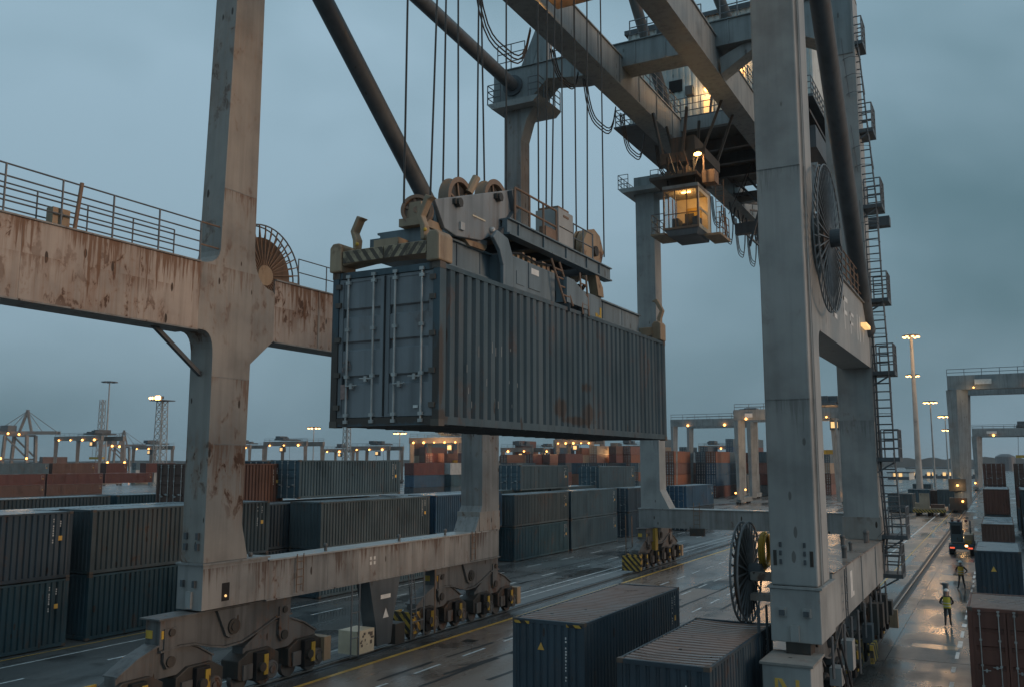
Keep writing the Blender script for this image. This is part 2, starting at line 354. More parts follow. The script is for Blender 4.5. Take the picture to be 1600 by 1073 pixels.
def fillet(c, p, q, n=6):
    """points of a concave quarter curve from p to q bulging towards corner c"""
    out = []
    for i in range(n + 1):
        t = i / n; out.append(((1 - t) ** 2 * p[0] + 2 * t * (1 - t) * c[0] + t * t * q[0], (1 - t) ** 2 * p[1] + 2 * t * (1 - t) * c[1] + t * t * q[1]))
    return out
def railing(base, parent, h=1.1, step=1.5, rails=3, r=0.022, mat='rail_tube', posts_apart=False, name='railing', toe=False):
    """base: polyline of deck-edge points"""
    base = [Vector(p) for p in base]; m = MB(); posts = []
    for a, b in zip(base, base[1:]):
        for k in range(1, rails + 1):
            z = Vector((0, 0, h * k / rails)); m.tube(a + z, b + z, r, 6)
        if toe: m.bar(a + Vector((0, 0, .07)), b + Vector((0, 0, .07)), 0.012, 0.14)
        n = max(1, int(round((b - a).length / step)))
        for i in range(n + 1): posts.append(a.lerp(b, i / n))
    seen = []
    for p in posts:
        if all((p - q).length > 0.05 for q in seen): seen.append(p)
    if not posts_apart:
        for p in seen: m.tube(p, p + Vector((0, 0, h)), r * 1.1, 6)
    o = m.build(name, mat, parent)
    if posts_apart:
        for p in seen: MB().tube(p, p + Vector((0, 0, h)), r * 1.25, 6).build('post', mat, o)
    return o
def ladder(p, q, parent, w=0.45, side=(1, 0, 0), mat='rail_tube', name='ladder', step=0.3, r=0.022):
    p = Vector(p); q = Vector(q); s = Vector(side).normalized() * (w / 2); m = MB()
    m.tube(p - s, q - s, r, 6); m.tube(p + s, q + s, r, 6)
    n = int((q - p).length / step)
    for i in range(1, n): c = p.lerp(q, i / n); m.tube(c - s, c + s, r * 0.8, 5)
    return m.build(name, mat, parent)

# ------------------------------------------------------------------ ground, rails, painted lines
M['asphalt'] = ground_mat('wet_asphalt', (0.10, 0.099, 0.098), (0.195, 0.192, 0.188), wet=1.0)
M['apron'] = ground_mat('wet_brown_apron', (0.225, 0.165, 0.135), (0.38, 0.29, 0.24), wet=1.0)
M['concrete'] = ground_mat('wet_concrete', (0.095, 0.086, 0.079), (0.19, 0.172, 0.157), wet=0.35, patch=0.16)
M['yardfloor'] = ground_mat('pale_yard_floor', (0.11, 0.105, 0.10), (0.19, 0.18, 0.165), wet=0.5)
M['line_w'] = plain('worn_white_line', (0.82, 0.80, 0.75), rough=0.4, vary=0.45, sc=2.0)
M['line_y'] = plain('worn_yellow_line', (0.86, 0.46, 0.10), rough=0.4, vary=0.35, sc=2.0)
M['railsteel'] = plain('polished_rail', (0.20, 0.17, 0.15), rough=0.3, metal=0.9)
M['slot'] = plain('rail_slot', (0.022, 0.019, 0.017), rough=0.55)
def sheet(x0, x1, y0, y1, z): return MB().add([(x0, y0, z), (x1, y0, z), (x1, y1, z), (x0, y1, z)], [(0, 1, 2, 3)])
ground = struct(sheet(-2500, 2500, -300, 3200, 0.0).build('ground', 'asphalt'))
quay = struct(sheet(-22.9, -6.9, -30, 160, 0.004).build('crane_apron', 'apron'))
yardf = struct(sheet(-120, 40, 160.01, 420, 0.004).build('yard_floor', 'yardfloor'))
# concrete strip between the right rail and the container row, cast in slabs
walk = struct(MB().box(-4.62, -1.2, 8, 240, -0.2, 0.006).build('walkway', 'slot'))
sl = MB().box(-1.69, 1.69, -2.23, 2.23, -0.05, 0.018).mesh('slab', 'concrete')
for i in range(24):
    o = link('slab', sl, walk, (-2.91, 12 + i * 4.5, 0)); o.location.z = random.uniform(0, 0.003)
tail = sheet(-4.6, -1.22, 118, 238, 0.016).build('slab', 'concrete', walk)
seam = struct(sheet(-6.88, -4.64, -30, 240, 0.006).build('rail_bed', 'concrete'))
def track(name, x, y0, y1, paved):
    t = thing(name, None, None, (x, 0, 0)); struct(t)
    MB().box(x - 0.26, x + 0.26, y0, y1, -0.1, 0.012).build('rail_slot', 'slot', t)
    m = MB(); m.prism([(x - .07, .0), (x + .07, .0), (x + .07, .03), (x + .05, .075), (x - .05, .075), (x - .07, .03)], 'Y', y0, y1); m.build('rail', 'railsteel', t)
    for sx in (-1, 1): MB().box(x + sx * .30 - .04, x + sx * .30 + .04, y0, y1, -.05, .03).build('edge_angle', 'steel_dark', t)
    return t
track('rail_track', -24.05, -20, 400, False)
track('rail_track', -5.6, -20, 400, True)
def line(x, y0, y1, w, mat, z=0.010): return sheet(x - w / 2, x + w / 2, y0, y1, z).build('painted_line', mat, ground)
line(-22.75, 10, 300, 0.21, 'line_y'); line(-25.6, 20, 300, 0.10, 'line_w'); line(-26.5, 48, 300, 0.12, 'line_w', 0.0085)
line(-35.0, 10, 60, 0.14, 'line_w'); line(-36.25, 10, 36, 0.10, 'line_y')
line(-9.0, 62, 330, 0.16, 'line_w'); line(-7.4, 48, 330, 0.10, 'line_y')
for i in range(22):                                        # lane dashes
    y = 13.2 + i * 6.2
    line(-32.6, y, y + 2.6, 0.14, 'line_w'); 
    if i > 3: line(-29.2, y + 2, y + 4.3, 0.13, 'line_w')
for i in range(20):
    y = 26 + i * 3.55
    line(-20.2, y, y + 1.85, 0.13, 'line_w')
    if i > 5: line(-15.1, y + 1.1, y + 2.9, 0.12, 'line_w')
    if i > 5: line(-17.6, y, y + 1.9, 0.12, 'line_w', 0.0085)
for i in range(26):                                         # worn broken line beside the workers
    y = 34 + i * 2.7 + random.uniform(-.3, .3)
    sheet(-2.12 + random.uniform(-.05, .05), -1.98 + random.uniform(-.03, .05), y, y + random.uniform(.9, 1.9), 0.026).build('painted_line', 'line_w', walk)
for x, y, a, b in ((-3.0, 44.5, .9, .5), (-3.2, 71, 1.0, 1.6)):  # pale repair patches in the strip
    sheet(x - a, x + a, y - b, y + b, 0.0255).build('repair_patch', plain('pale_patch', (0.34, 0.25, 0.18), rough=.25), walk)

# repairs, tyre marks and drains on the asphalt
M['patch'] = ground_mat('tar_patch', (0.022, 0.022, 0.024), (0.045, 0.045, 0.047), wet=0.3); M['tyre'] = plain('tyre_mark', (0.018, 0.018, 0.019), rough=.45)
rg = random.Random(11)
for x, y, a, b in ((-28.5, 33, .9, 2.2), (-31, 46, 1.2, 1.6), (-18.4, 52, 1.6, .8), (-27.5, 62, 1.5, 3), (-17, 60, 1.0, 2.5), (-12.5, 70, 1.6, 2.2), (-30, 76, 2, 2), (-10.5, 88, 1.2, 4)):
    n = 9; pts = [(x + a * math.copysign(abs(math.cos(t)) ** .45, math.cos(t)) * rg.uniform(.9, 1.08), y + b * math.copysign(abs(math.sin(t)) ** .45, math.sin(t)) * rg.uniform(.9, 1.08), .0065) for t in (2 * math.pi * i / 16 for i in range(16))]
    MB().add(pts, [tuple(range(16))]).build('tar_patch', 'patch', ground)
for x, y, dx, L, cur in ((-21.2, 28, .9, 22, .02), (-18.9, 30, .6, 30, -.01), (-28.0, 30, -.5, 26, .015), (-30.9, 40, .4, 34, -.012), (-14.2, 50, .5, 30, .01), (-26.8, 70, -.3, 40, .008)):
    for off in (0, 1.9):
        vs = []; n = 24
        for i in range(n + 1):
            yy = y + L * i / n; xx = x + off * .0 + dx * i / n * 2 + cur * (i - 12) ** 2 * .15 + (off if dx > 0 else off)
            for w in (-.11, .11): vs.append((xx + w * rg.uniform(.5, 1.1), yy, .0075))
        MB().add(vs, [(2 * i, 2 * i + 1, 2 * i + 3, 2 * i + 2) for i in range(n) if rg.random() > .18]).build('tyre_mark', 'tyre', ground)
for x, y in ((-21.6, 36.0), (-21.6, 52.0), (-27.4, 40.5), (-27.4, 58.0), (-8.2, 58)):
    g = MB().box(x - .3, x + .3, y - .3, y + .3, 0, .012).build('drain_grate', 'slot', ground)
    for k in range(6): MB().box(x - .27, x + .27, y - .27 + k * .1, y - .23 + k * .1, .012, .018).build('grate_bar', 'railsteel', g)
# ------------------------------------------------------------------ containers
def wave(length, pitch, depth, flat=0.52, slope=0.14):
    n = max(2, round(length / pitch)); p = length / n; pts = [(0.0, 0.0)]
    for i in range(n):
        o = i * p
        pts += [(o + p * flat * .5, 0.0), (o + p * (flat * .5 + slope), depth), (o + p * (1 - flat * .5 - slope), depth), (o + p * (1 - flat * .5), 0.0)]
    pts.append((length, 0.0)); return pts
def wall(m, pts, fn, z0, z1):
    vs = [fn(u, d, z) for u, d in pts for z in (z0, z1)]
    return m.add(vs, [(2 * i, 2 * i + 2, 2 * i + 3, 2 * i + 1) for i in range(len(pts) - 1)])
CACHE = {}
def cparts(L, Wd, H, col, roof, pitch):
    k = (L, Wd, H, col, roof, pitch)
    if k in CACHE: return CACHE[k]
    c = 'c_' + col; hx, hy = Wd / 2, L / 2; P = {}
    zb, zt = 0.16, H - 0.09
    pts = wave(L - 0.30, pitch, 0.08)
    rj = random.Random(int(L * 100 + H * 10) + len(col)); jit = [(u, d + abs(rj.gauss(0, .006)) + (.02 if rj.random() < .03 else 0)) for u, d in pts]; jit[0] = pts[0]; jit[-1] = pts[-1]; pts = jit
    m = MB(); wall(m, pts, lambda u, d, z: (hx - .012 - d, -hy + .15 + u, z), zb, zt); P['sr'] = m.mesh('side_wall', c)
    m = MB(); wall(m, pts, lambda u, d, z: (-hx + .012 + d, -hy + .15 + u, z), zb, zt); P['sl'] = m.mesh('side_wall', c)
    m = MB(); wp = wave(L - 0.36, 0.33, 0.055)
    xs_ = [-hx + .09 + (Wd - .18) * q / 4 for q in range(5)]; dent = [(rj.uniform(-hx, hx), rj.uniform(-hy, hy), rj.uniform(.4, 1.2), rj.uniform(.01, .04)) for _ in range(6)]
    def dz_(x, y): return sum(a * math.exp(-((x - p) ** 2 + (y - q) ** 2) / (r * r)) for p, q, r, a in dent)
    vs = [(x, -hy + .18 + u, H - .02 - d - (dz_(x, -hy + .18 + u) if 0 < xi < 4 else 0)) for u, d in wp for xi, x in enumerate(xs_)]
    m.add(vs, [(5 * i + q, 5 * i + 5 + q, 5 * i + 6 + q, 5 * i + 1 + q) for i in range(len(wp) - 1) for q in range(4)]); P['roof'] = m.mesh('roof', roof)
    m = MB()                                              # frame: posts, rails, cross members
    for sx in (-1, 1):
        for sy in (-1, 1):
            x, y = sx * (hx - .075), sy * (hy - .08)
            m.box(x - .07, x + .07, y - .075, y + .075, .118, H - .118)
        x = sx * (hx - .04)
        m.box(x - .035, x + .035, -hy + .155, hy - .155, 0.03, 0.17); m.box(x - .035, x + .035, -hy + .155, hy - .155, H - .10, H - .015)
    for sy in (-1, 1):
        y = sy * (hy - .07)
        m.box(-hx + .15, hx - .15, y - .06, y + .06, .02, .17); m.box(-hx + .15, hx - .15, y - .06, y + .06, H - .13, H - .012)
    m.box(-hx + .08, hx - .08, -hy + .16, hy - .16, .10, .15)
    m.mat(1)
    for sx in (-1, 1):
        for sy in (-1, 1):
            x, y = sx * (hx - .083), sy * (hy - .09)
            for z in (0.0, H - .118): m.box(x - .085, x + .085, y - .092, y + .092, z, z + .118)
    P['frame'] = m.mesh('frame', [c, 'casting'])
    m = MB(); ep = wave(Wd - .30, 0.26, 0.045)
    wall(m, ep, lambda u, d, z: (-hx + .15 + u, -hy + .025 + d, z), .17, H - .13); P['end'] = m.mesh('end_wall', c)
    for side in (-1, 1):                                   # a door leaf with recessed panels
        m = MB(); x0, x1 = (-hx + .15, -.012) if side < 0 else (.012, hx - .15)
        zs = [.19, .70, .86, 1.26, 1.42, 1.80, 1.96, 2.44]
        zs = [.19 + (z - .19) * (H - .34) / (2.59 - .34) for z in zs]
        prof = [(zs[0], 0), (zs[1], 0), (zs[1] + .03, .05), (zs[2] - .03, .05), (zs[2], 0), (zs[3], 0), (zs[3] + .03, .05), (zs[4] - .03, .05), (zs[4], 0), (zs[5], 0), (zs[5] + .03, .05), (zs[6] - .03, .05), (zs[6], 0), (zs[7], 0)]
        a, b = x0 + .09, x1 - .09
        vs = [(x, -hy + .045 + d, z) for z, d in prof for x in (a, b)]
        m.add(vs, [(2 * i, 2 * i + 1, 2 * i + 3, 2 * i + 2) for i in range(len(prof) - 1)])
        m.box(x0, a, -hy + .03, -hy + .075, .18, H - .14); m.box(b, x1, -hy + .03, -hy + .075, .18, H - .14)
        m.box(a, b, -hy + .032, -hy + .075, .181, .24); m.box(a, b, -hy + .032, -hy + .075, H - .2, H - .141)
        P['door%d' % side] = m.mesh('door', c)
        for j, f in enumerate((.22, .78)):
            x = x0 + (x1 - x0) * f; m = MB(); m.tube((x, -hy - .005, .10), (x, -hy - .005, H - .08), .02, 8)
            for z in (.10, .22, H * .32, H * .62, H - .22, H - .10): m.box(x - .045, x + .045, -hy - .028, -hy + .03, z - .03, z + .03)
            z = .75 + .12 * j; m.tube((x, -hy - .03, z), (x + (.26 if j == 0 else -.26), -hy - .03, z + .01), .014, 6); m.box(x + (.10 if j == 0 else -.16), x + (.16 if j == 0 else -.10), -hy - .045, -hy + .03, z - .05, z + .05)
            P['rod%d%d' % (side, j)] = m.mesh('locking_rod', 'rod')
    CACHE[k] = P; return P
def marks(hx, y, z, n, vert=True, s=1.0, name='lettering', mat='white', parent=None, face='+X'):
    """illegible stencilled marks as small flat strokes on a wall"""
    m = MB(); rnd = random.Random(int(abs(y * 97 + z * 31)) + n)
    for i in range(n):
        if rnd.random() < .12: continue
        a = .075 * s; w = rnd.uniform(.035, .06) * s; h = rnd.uniform(.045, .07) * s
        yy, zz = (y, z - i * .1 * s) if vert else (y + i * .09 * s, z)
        if face == '+X': m.box(hx, hx + .006, yy, yy + w, zz, zz + h)
        else: m.box(yy, yy + w, hx - .006, hx, zz, zz + h)
    return m.build(name, mat, None) if parent is None else link(name, m.mesh(name, mat), parent)
def container(x0, y0, z0, L, H, col, label, Wd=2.44, doors=True, roof='roof', pitch=0.278, group=None, mk=True, cat='container', name='shipping_container', rods=True, xr=True, logo=None):
    """x0: plane of the +X long side, y0: near end"""
    t = thing(name, label, cat, (x0 - Wd / 2, y0 + L / 2, z0), group); P = cparts(L, Wd, H, col, roof, pitch)
    link('side_wall', P['sr'], t); link('side_wall', P['sl'], t); link('roof', P['roof'], t); link('frame', P['frame'], t)
    if doors:
        for s in (-1, 1):
            d = link('door', P['door%d' % s], t)
            if rods:
                for j in (0, 1): link('locking_rod', P['rod%d%d' % (s, j)], d)
        link('end_wall', P['end'], t, rz=math.pi)
    else:
        link('end_wall', P['end'], t)
        for s in (-1, 1): link('door', P['door%d' % s], t, rz=math.pi)
    if mk:
        marks(Wd / 2 - .01, L / 2 - .95, H - .35, 11, parent=t); marks(Wd / 2 - .01, L / 2 - .62, H - .35, 4, parent=t)
        q = MB().box(Wd / 2 - .012, Wd / 2 - .002, L / 2 - .66, L / 2 - .48, H - 1.25, H - 1.05).mesh('placard', 'line_y'); link('placard', q, t)
    return t

def row1(x, spans, z0, H, who, **k):
    for (a, b, col, lab) in spans: container(x, a, z0, round(b - a, 2), H, col, lab, group=who, **k)
G1 = 'containers in the stacks along the left lane'
# front row beside the left lane, lower and upper tier
row1(-36.7, [(14.6, 26.6, 'teal', 'dark teal container at the lower left picture edge, lower tier'), (27.6, 39.0, 'teal', 'dark green container in the lower tier right behind the rusty near leg')], 0.03, 2.9, G1, doors=False)
row1(-36.7, [(14.6, 26.6, 'navy', 'near black container with yellow placard at left picture edge, upper tier'), (27.6, 39.0, 'grey', 'dark grey container of the upper tier right behind the rusty near leg')], 2.95, 2.9, G1, doors=False)
row1(-35.9, [(42.5, 54.2, 'slate', 'slate container hidden low behind the left sill beam'), (55.0, 63.0, 'blue', 'blue container low behind the second left leg')], 0.03, 2.8, G1, doors=False)
row1(-35.9, [(42.5, 54.2, 'grey', 'grey container with dark blue end just above the left sill beam'), (55.0, 64.8, 'blue', 'blue container of the upper tier cut by the second left leg')], 2.85, 2.8, G1, doors=False)
row1(-38.5, [(40.2, 52.3, 'navy', 'dark blue container set back between grey ones, lower tier'),], 0.03, 2.8, G1, doors=False)
row1(-38.5, [(40.2, 52.3, 'navy', 'dark blue container end set back behind the grey container'),], 2.85, 2.7, G1, doors=False)
row1(-35.1, [(65.5, 76.0, 'teal', 'teal streaked container of the lower tier next to the second left leg'), (76.6, 87.9, 'slate', 'blue grey container at the far foot of the left stack, lower tier')], 0.03, 2.72, G1, doors=False)
row1(-35.1, [(65.5, 76.0, 'grey', 'grey brown container of the upper tier next to the second left leg'), (76.6, 87.9, 'slate', 'slate container on the far end of the left stack, upper tier')], 2.78, 2.6, G1, doors=False)
# second row with a third tier
row1(-39.4, [(12.0, 24.0, 'slate', 'pale roofed container behind the left front row, nearest'), (24.6, 36.8, 'slate', 'pale roofed container behind the left front row, near leg')], 2.9, 2.9, G1, doors=False, mk=False)
row1(-39.2, [(44.2, 55.2, 'slate', 'blue grey container with white door bars on the third tier'),], 5.72, 2.45, G1)
row1(-42.3, [(44.6, 55.6, 'navy', 'navy container with white door bars on the third tier, further back'),], 5.6, 2.5, G1)
row1(-45.6, [(45.6, 56.6, 'maroon', 'maroon container with white door bars on the third tier beside the rusty leg'),], 5.5, 2.5, G1)
container(-41.0, onX(291, 740, -41).y, 5.3, 8.0, 2.65, 'brown', 'dark brown container with door bars left of the rusty leg, third tier', group=G1)
row1(-39.3, [(44.2, 55.2, 'slate', 'container under the blue grey third tier box'), (56, 68, 'blue', 'blue container in the second row behind the second left leg'), (69, 80, 'teal', 'teal container in the second row under the pale third tier box'), (81, 92, 'slate', 'slate container in the second row near the far end')], 2.8, 2.75, G1, mk=False)
row1(-38.6, [(73.2, 83.6, 'slate', 'blue grey container alone on the third tier right of the second left leg'), ], 5.45, 2.3, G1)
row1(-41.5, [(73.6, 84, 'navy', 'navy container with door bars on the third tier left of the blue grey one'),], 5.2, 2.6, G1)
row1(-38.8, [(92, 103, 'slate', 'slate container with bright door bars on the far third tier'),], 5.1, 2.5, G1)
row1(-35.6, [(92.5, 104, 'navy', 'navy container with bright door bars, upper tier behind the left stack end'), ], 2.66, 2.6, G1)
row1(-35.6, [(92.5, 104, 'navy', 'navy container with bright door bars, lower tier behind the left stack end'), ], 0.03, 2.6, G1)
row1(-32.9, [(104.5, 116, 'blue', 'blue container end seen just left of the far left leg'),], 2.66, 2.6, G1)
row1(-32.9, [(104.5, 116, 'navy', 'dark container end low left of the far left leg'),], 0.03, 2.6, G1)
container(onY(1052, 770, 172).x, 172, .03, 10, 2.9, 'blue', 'blue container right behind the far left leg', group=G1, doors=False, Wd=3.4)
# rear left rows
G2 = 'maroon and dark containers in the rear left rows'
row1(-58.0, [(33, 45, 'grey', 'grey roofed container in the rear left row'), (45.6, 57.6, 'teal', 'dark teal container with pale roof edge in the rear left row')], 2.9, 2.7, G2, mk=False, doors=False)
XB = -205.0
def back(u0, u1, k, col, lab, **kw):
    a, b = onX(u0, 735, XB).y, onX(u1, 735, XB).y; container(XB, a, .02 + 2.62 * k, round(b - a - .3, 1), 2.6, col, lab, group=G2, **kw)
back(-20, 73, 1, 'maroon', 'maroon container at left picture edge in the rear row', doors=False); back(75, 163, 1, 'maroon', 'maroon container in the rear row below the brown one', doors=False); back(165, 240, 1, 'maroon', 'maroon container in the rear row below the lettered one', doors=False); back(241, 283, 1, 'white', 'white container in the rear row left of the rusty leg', doors=False)
back(-20, 78, 2, 'slate', 'dark slate container on the top rear tier at left picture edge'); back(82, 150, 2, 'brown', 'brown container on the top tier of the rear left row', doors=False); back(166, 200, 2, 'maroon', 'maroon container with white lettering on the rear top tier', doors=False); back(228, 275, 2, 'maroon', 'plain dark maroon container on the rear top tier by the lattice tower', doors=False)
back(-20, 73, 0, 'brown', 'brown container hidden at the foot of the rear left row', doors=False); back(75, 163, 0, 'brown', 'brown container at the foot of the rear left row below two maroon ones', doors=False)
# two containers on the apron and the right hand row
container(-12.0, 27.1, 0.03, 9.7, 2.87, 'navy', 'navy container with yellow warning triangle on the apron in front', doors=False, roof='roof_red', Wd=2.6)
container(-6.72, 22.9, 0.03, 7.1, 2.87, 'navy', 'navy container with rusty ribbed roof under the lower cable reel', doors=False, roof='roof_red', Wd=2.5)
G3 = 'containers in the row at the right picture edge'
def row2(x, y, z, L, H, col, lab, **k): container(x + 2.44, y, z, L, H, col, lab, group=G3, mk=False, **k)
row2(-1.36, 36.6, 0.03, 4.2, 2.88, 'redbrown', 'rust brown container with door bars at the lower right corner', roof='roof_red')
row2(-1.66, 60.5, 0.03, 7.2, 2.85, 'navy', 'near black container with yellow triangle beside the workers', doors=False)
row2(-1.7, 86, 0.03, 12, 2.9, 'brown', 'dark brown container beyond the near black one at right', doors=False)
row2(-1.75, 107, 0.03, 12, 2.6, 'grey', 'lower grey container under a slate one in the right row', doors=False); row2(-1.75, 107, 2.66, 12, 2.6, 'redbrown', 'red brown container on a grey one in the right row', doors=False)
row2(1.7, 92, 0.03, 12, 2.6, 'grey', 'grey container with white roof edge second from the right edge', doors=False); row2(1.7, 106, 0.03, 12, 2.6, 'navy', 'navy container low in the second right hand row', doors=False); row2(1.7, 106, 2.66, 12, 2.6, 'grey', 'grey ribbed container on a navy one in the second right hand row', doors=False)
for k, c in enumerate(('redbrown', 'maroon', 'redbrown')): row2(-1.9, 126, .03 + k * 2.63, 12, 2.6, c, '%s container with door bars, %s tier of the first far right stack' % (('maroon', 'red', 'brown')[k], ('bottom', 'middle', 'top')[k]))
for k, c in enumerate(('navy', 'maroon', 'brown')): row2(1.55, 124, .03 + k * 2.63, 12, 2.6, c, '%s container with door bars, %s tier of the second far right stack' % (('navy', 'dark red', 'brown')[k], ('bottom', 'middle', 'top')[k]))
for k, c in enumerate(('grey', 'navy', 'grey', 'brown')): row2(4.5, 92, .03 + k * 2.63, 12, 2.6, c, 'dark %s container cut by the right picture edge, %s of four tiers' % (c, ('lowest', 'second', 'third', 'top')[k]), doors=False)
# marks on the two apron containers
def tri(cx, y, cz, s, name='warning_triangle', mat='line_y', parent=None):
    m = MB().prism([(cx - s / 2, cz), (cx + s / 2, cz), (cx, cz + s)], 'Y', y - .008, y); o = m.build(name, mat)
    return o
for o in list(bpy.data.objects):
    lb = o.get('label', '')
    if 'yellow warning triangle on the apron' in lb or 'yellow triangle beside' in lb:
        w = o.location
        attach(tri(w.x - .25, 27.1 if 'apron' in lb else 60.5, 1.95 if 'apron' in lb else 1.7, .24 if 'apron' in lb else .3), o)
        if 'apron' in lb:
            attach(marks(27.1 + .0, w.x + .62, 2.35, 14, name='lettering', face='-Y'), o)
            for sx in (-1, 1): attach(MB().box(w.x + sx * .95 - .28, w.x + sx * .95 + .28, 27.075, 27.082, 2.74, 2.83).build('hazard_strip', 'haz'), o)
    if 'rusty ribbed roof under' in lb:
        w = o.location; attach(marks(22.9, w.x + .6, 2.35, 12, name='lettering', face='-Y'), o)

# ------------------------------------------------------------------ the big gantry crane
crane = thing('gantry_crane', 'huge grey rail mounted gantry crane with rusty legs spanning the picture', 'crane', (-15, 35, 0))
def cp(m, name, mat='steel', **k): return m.build(name, mat, crane, **k)
M['palecap'] = paint('sky_sheen_flange', (0.36, 0.36, 0.35), rust=.4, dirt=.4, rough=.3, seed=8)  # whitish sky reflection painted into the flange colour
XL0, XL1, XR0, XR1 = -24.55, -23.5, -6.27, -4.9
# --- left frame
lp = [(21.95, 4.68), (23.95, 4.68), (23.62, 5.9), (23.72, 11.5), (24.85, 12.46), (24.85, 14.2)] + fillet((23.75, 14.4), (24.75, 14.3), (23.75, 15.8)) + [(23.78, 44), (22.9, 44)] + fillet((22.2, 14.8), (22.12, 15.6), (21.25, 14.77)) + [(21.25, 12.46)] + fillet((21.95, 12.46), (21.45, 12.46), (21.95, 11.6))
cp(MB().prism(lp, 'X', XL0, XL1), 'leg', 'steel_rust')
for a, b in ((9.0, 21.25), (24.85, 39.8)):
    cp(MB().box(XL0 + .05, XL1 - .003, a, b, 12.46, 14.74), 'portal_beam', 'portal_rust')
    cp(MB().box(XL0 - .1, XL1 + .06, a + .01, b - .01, 14.742, 14.79), 'beam_flange', 'steel_worn')
    cp(MB().box(XL0 - .02, XL1 + .03, a + .01, b - .01, 12.41, 12.458), 'beam_flange', 'steel_worn')
for y in (27.3, 31.5, 36):
    cp(MB().box(XL1 - .003, XL1 + .018, y, y + .10, 12.47, 14.73), 'splice_plate', 'steel_rust')
cp(MB().bar((XL0 + .5, 19.9, 12.45), (XL0 + .5, 21.95, 11.0), .14), 'knee_brace', 'steel_dark')
railing([(XL1 - .12, 9.2, 14.8), (XL1 - .12, 21.3, 14.8)], crane, h=1.38, step=1.75, rails=4, r=.026, posts_apart=True)
railing([(XL0 + .1, 9.2, 14.8), (XL0 + .1, 20.9, 14.8)], crane, h=1.1, step=1.75, rails=3, r=.024)
railing([(XL1 - .1, 26.2, 14.8), (XL1 - .1, 39.5, 14.8)], crane, h=1.05, step=1.6, rails=2, r=.022)
m = MB(); m.path([(XL1 - .12, 21.3, 16.18), (XL1 - .12, 22.35, 16.18), (XL1 - .12, 22.5, 16.0), (XL1 - .12, 22.5, 15.55), (XL1 - .12, 22.35, 15.4), (XL1 - .12, 21.3, 15.4)], .028); cp(m, 'rail_loop', 'rusty_tube')
cp(MB().tube((XL1 - .1, 16.55, 14.8), (XL1 - .1, 16.7, 16.25), .06, 8), 'stanchion', 'rusty_tube')
cp(MB().box(XL1 - .5, XL1 - .2, 15.9, 16.45, 14.8, 15.35), 'junction_box', 'mud')
# sill beam
cp(MB().box(XL0 - .08, XL1 + .06, 21.9, 24.9, 3.15, 4.6), 'sill_end_box', 'sill_rust')
cp(MB().box(XL0 - .14, XL1 + .12, 21.84, 24.96, 4.602, 4.672), 'leg_base_flange', 'steel_worn')
cp(MB().box(XL0 + .02, XL1, 24.9, 39.2, 3.12, 4.47), 'sill_beam', 'sill_rust')
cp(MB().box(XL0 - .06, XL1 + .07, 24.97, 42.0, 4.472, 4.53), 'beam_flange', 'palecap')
cp(MB().box(XL0 - .05, XL1 + .05, 24.91, 42.0, 3.07, 3.118), 'beam_flange', 'steel_worn')
cp(MB().box(XL0 + .0, XL1 + .03, 39.2, 42.02, 3.14, 4.47), 'sill_end_box', 'sill_rust')
for y in (26.6, 39.35): ladder((XL1 + .10, y, 3.2), (XL1 + .10, y, 4.6), crane, w=.36, side=(0, 1, 0), mat='rusty_tube', step=.24)
for y, z in ((22.5, 4.0), (22.5, 5.2), (22.5, 5.55)):
    for x in (XL0 + .22, XL1 - .28): cp(MB().box(x - .06, x + .06, 21.80 if z < 4.6 else 21.86, 21.95, z - .11, z + .11), 'lug', 'steel_dark')
cp(MB().box(-24.1, -23.86, 21.80, 21.9, 3.2, 3.75), 'lug', 'steel')
cp(MB().box(XL1 + .03, XL1 + .064, 22.75, 23.1, 3.35, 3.95), 'access_hatch', 'black')
cp(MB().sphere((XL1 + .08, 22.92, 3.52), .045), 'hatch_lamp', 'lampsoft')
m = MB()
for dy in (0, .26):
    for dz in (0, .2): m.box(XL1, XL1 + .012, 31.0 + dy, 31.0 + dy + .12, 3.75 + dz, 3.88 + dz)
cp(m, 'marking', 'white')
for y in (24.4, 28.5, 33.5, 37.3): cp(MB().tube((XL1 - .3, y, 4.53), (XL1 - .3, y, 4.72), .06, 8).sphere((XL1 - .3, y, 4.75), .09), 'lifting_eye', 'bogie')
# second left leg: plumb below the portal, raked above it
lb = [(39.6, 4.535), (42.05, 4.535), (42.0, 15.2), (45.05, 20.4), (43.9, 20.4), (40.3, 15.2), (40.3, 5.8)]
cp(MB().prism(lb, 'X', -24.75, XL1 + .02), 'leg', 'steel_worn')
cp(MB().box(-24.80, XL1 + .06, 40.0, 42.08, 4.54, 5.5), 'leg_base_sleeve', 'steel_rust')
cp(MB().box(-24.9, -22.2, 43.95, 45.6, 28.6, 30.7), 'leg_head', 'steel')
cp(MB().box(-24.2, -23.12, 43.92, 45.0, 20.35, 28.3), 'upper_leg', 'steel_worn'); cp(MB().prism([(-23.12, 28.25), (-22.3, 28.25), (-22.75, 27.6), (-23.12, 26.4)], 'Y', 43.95, 44.95), 'leg_stiffener', 'steel')
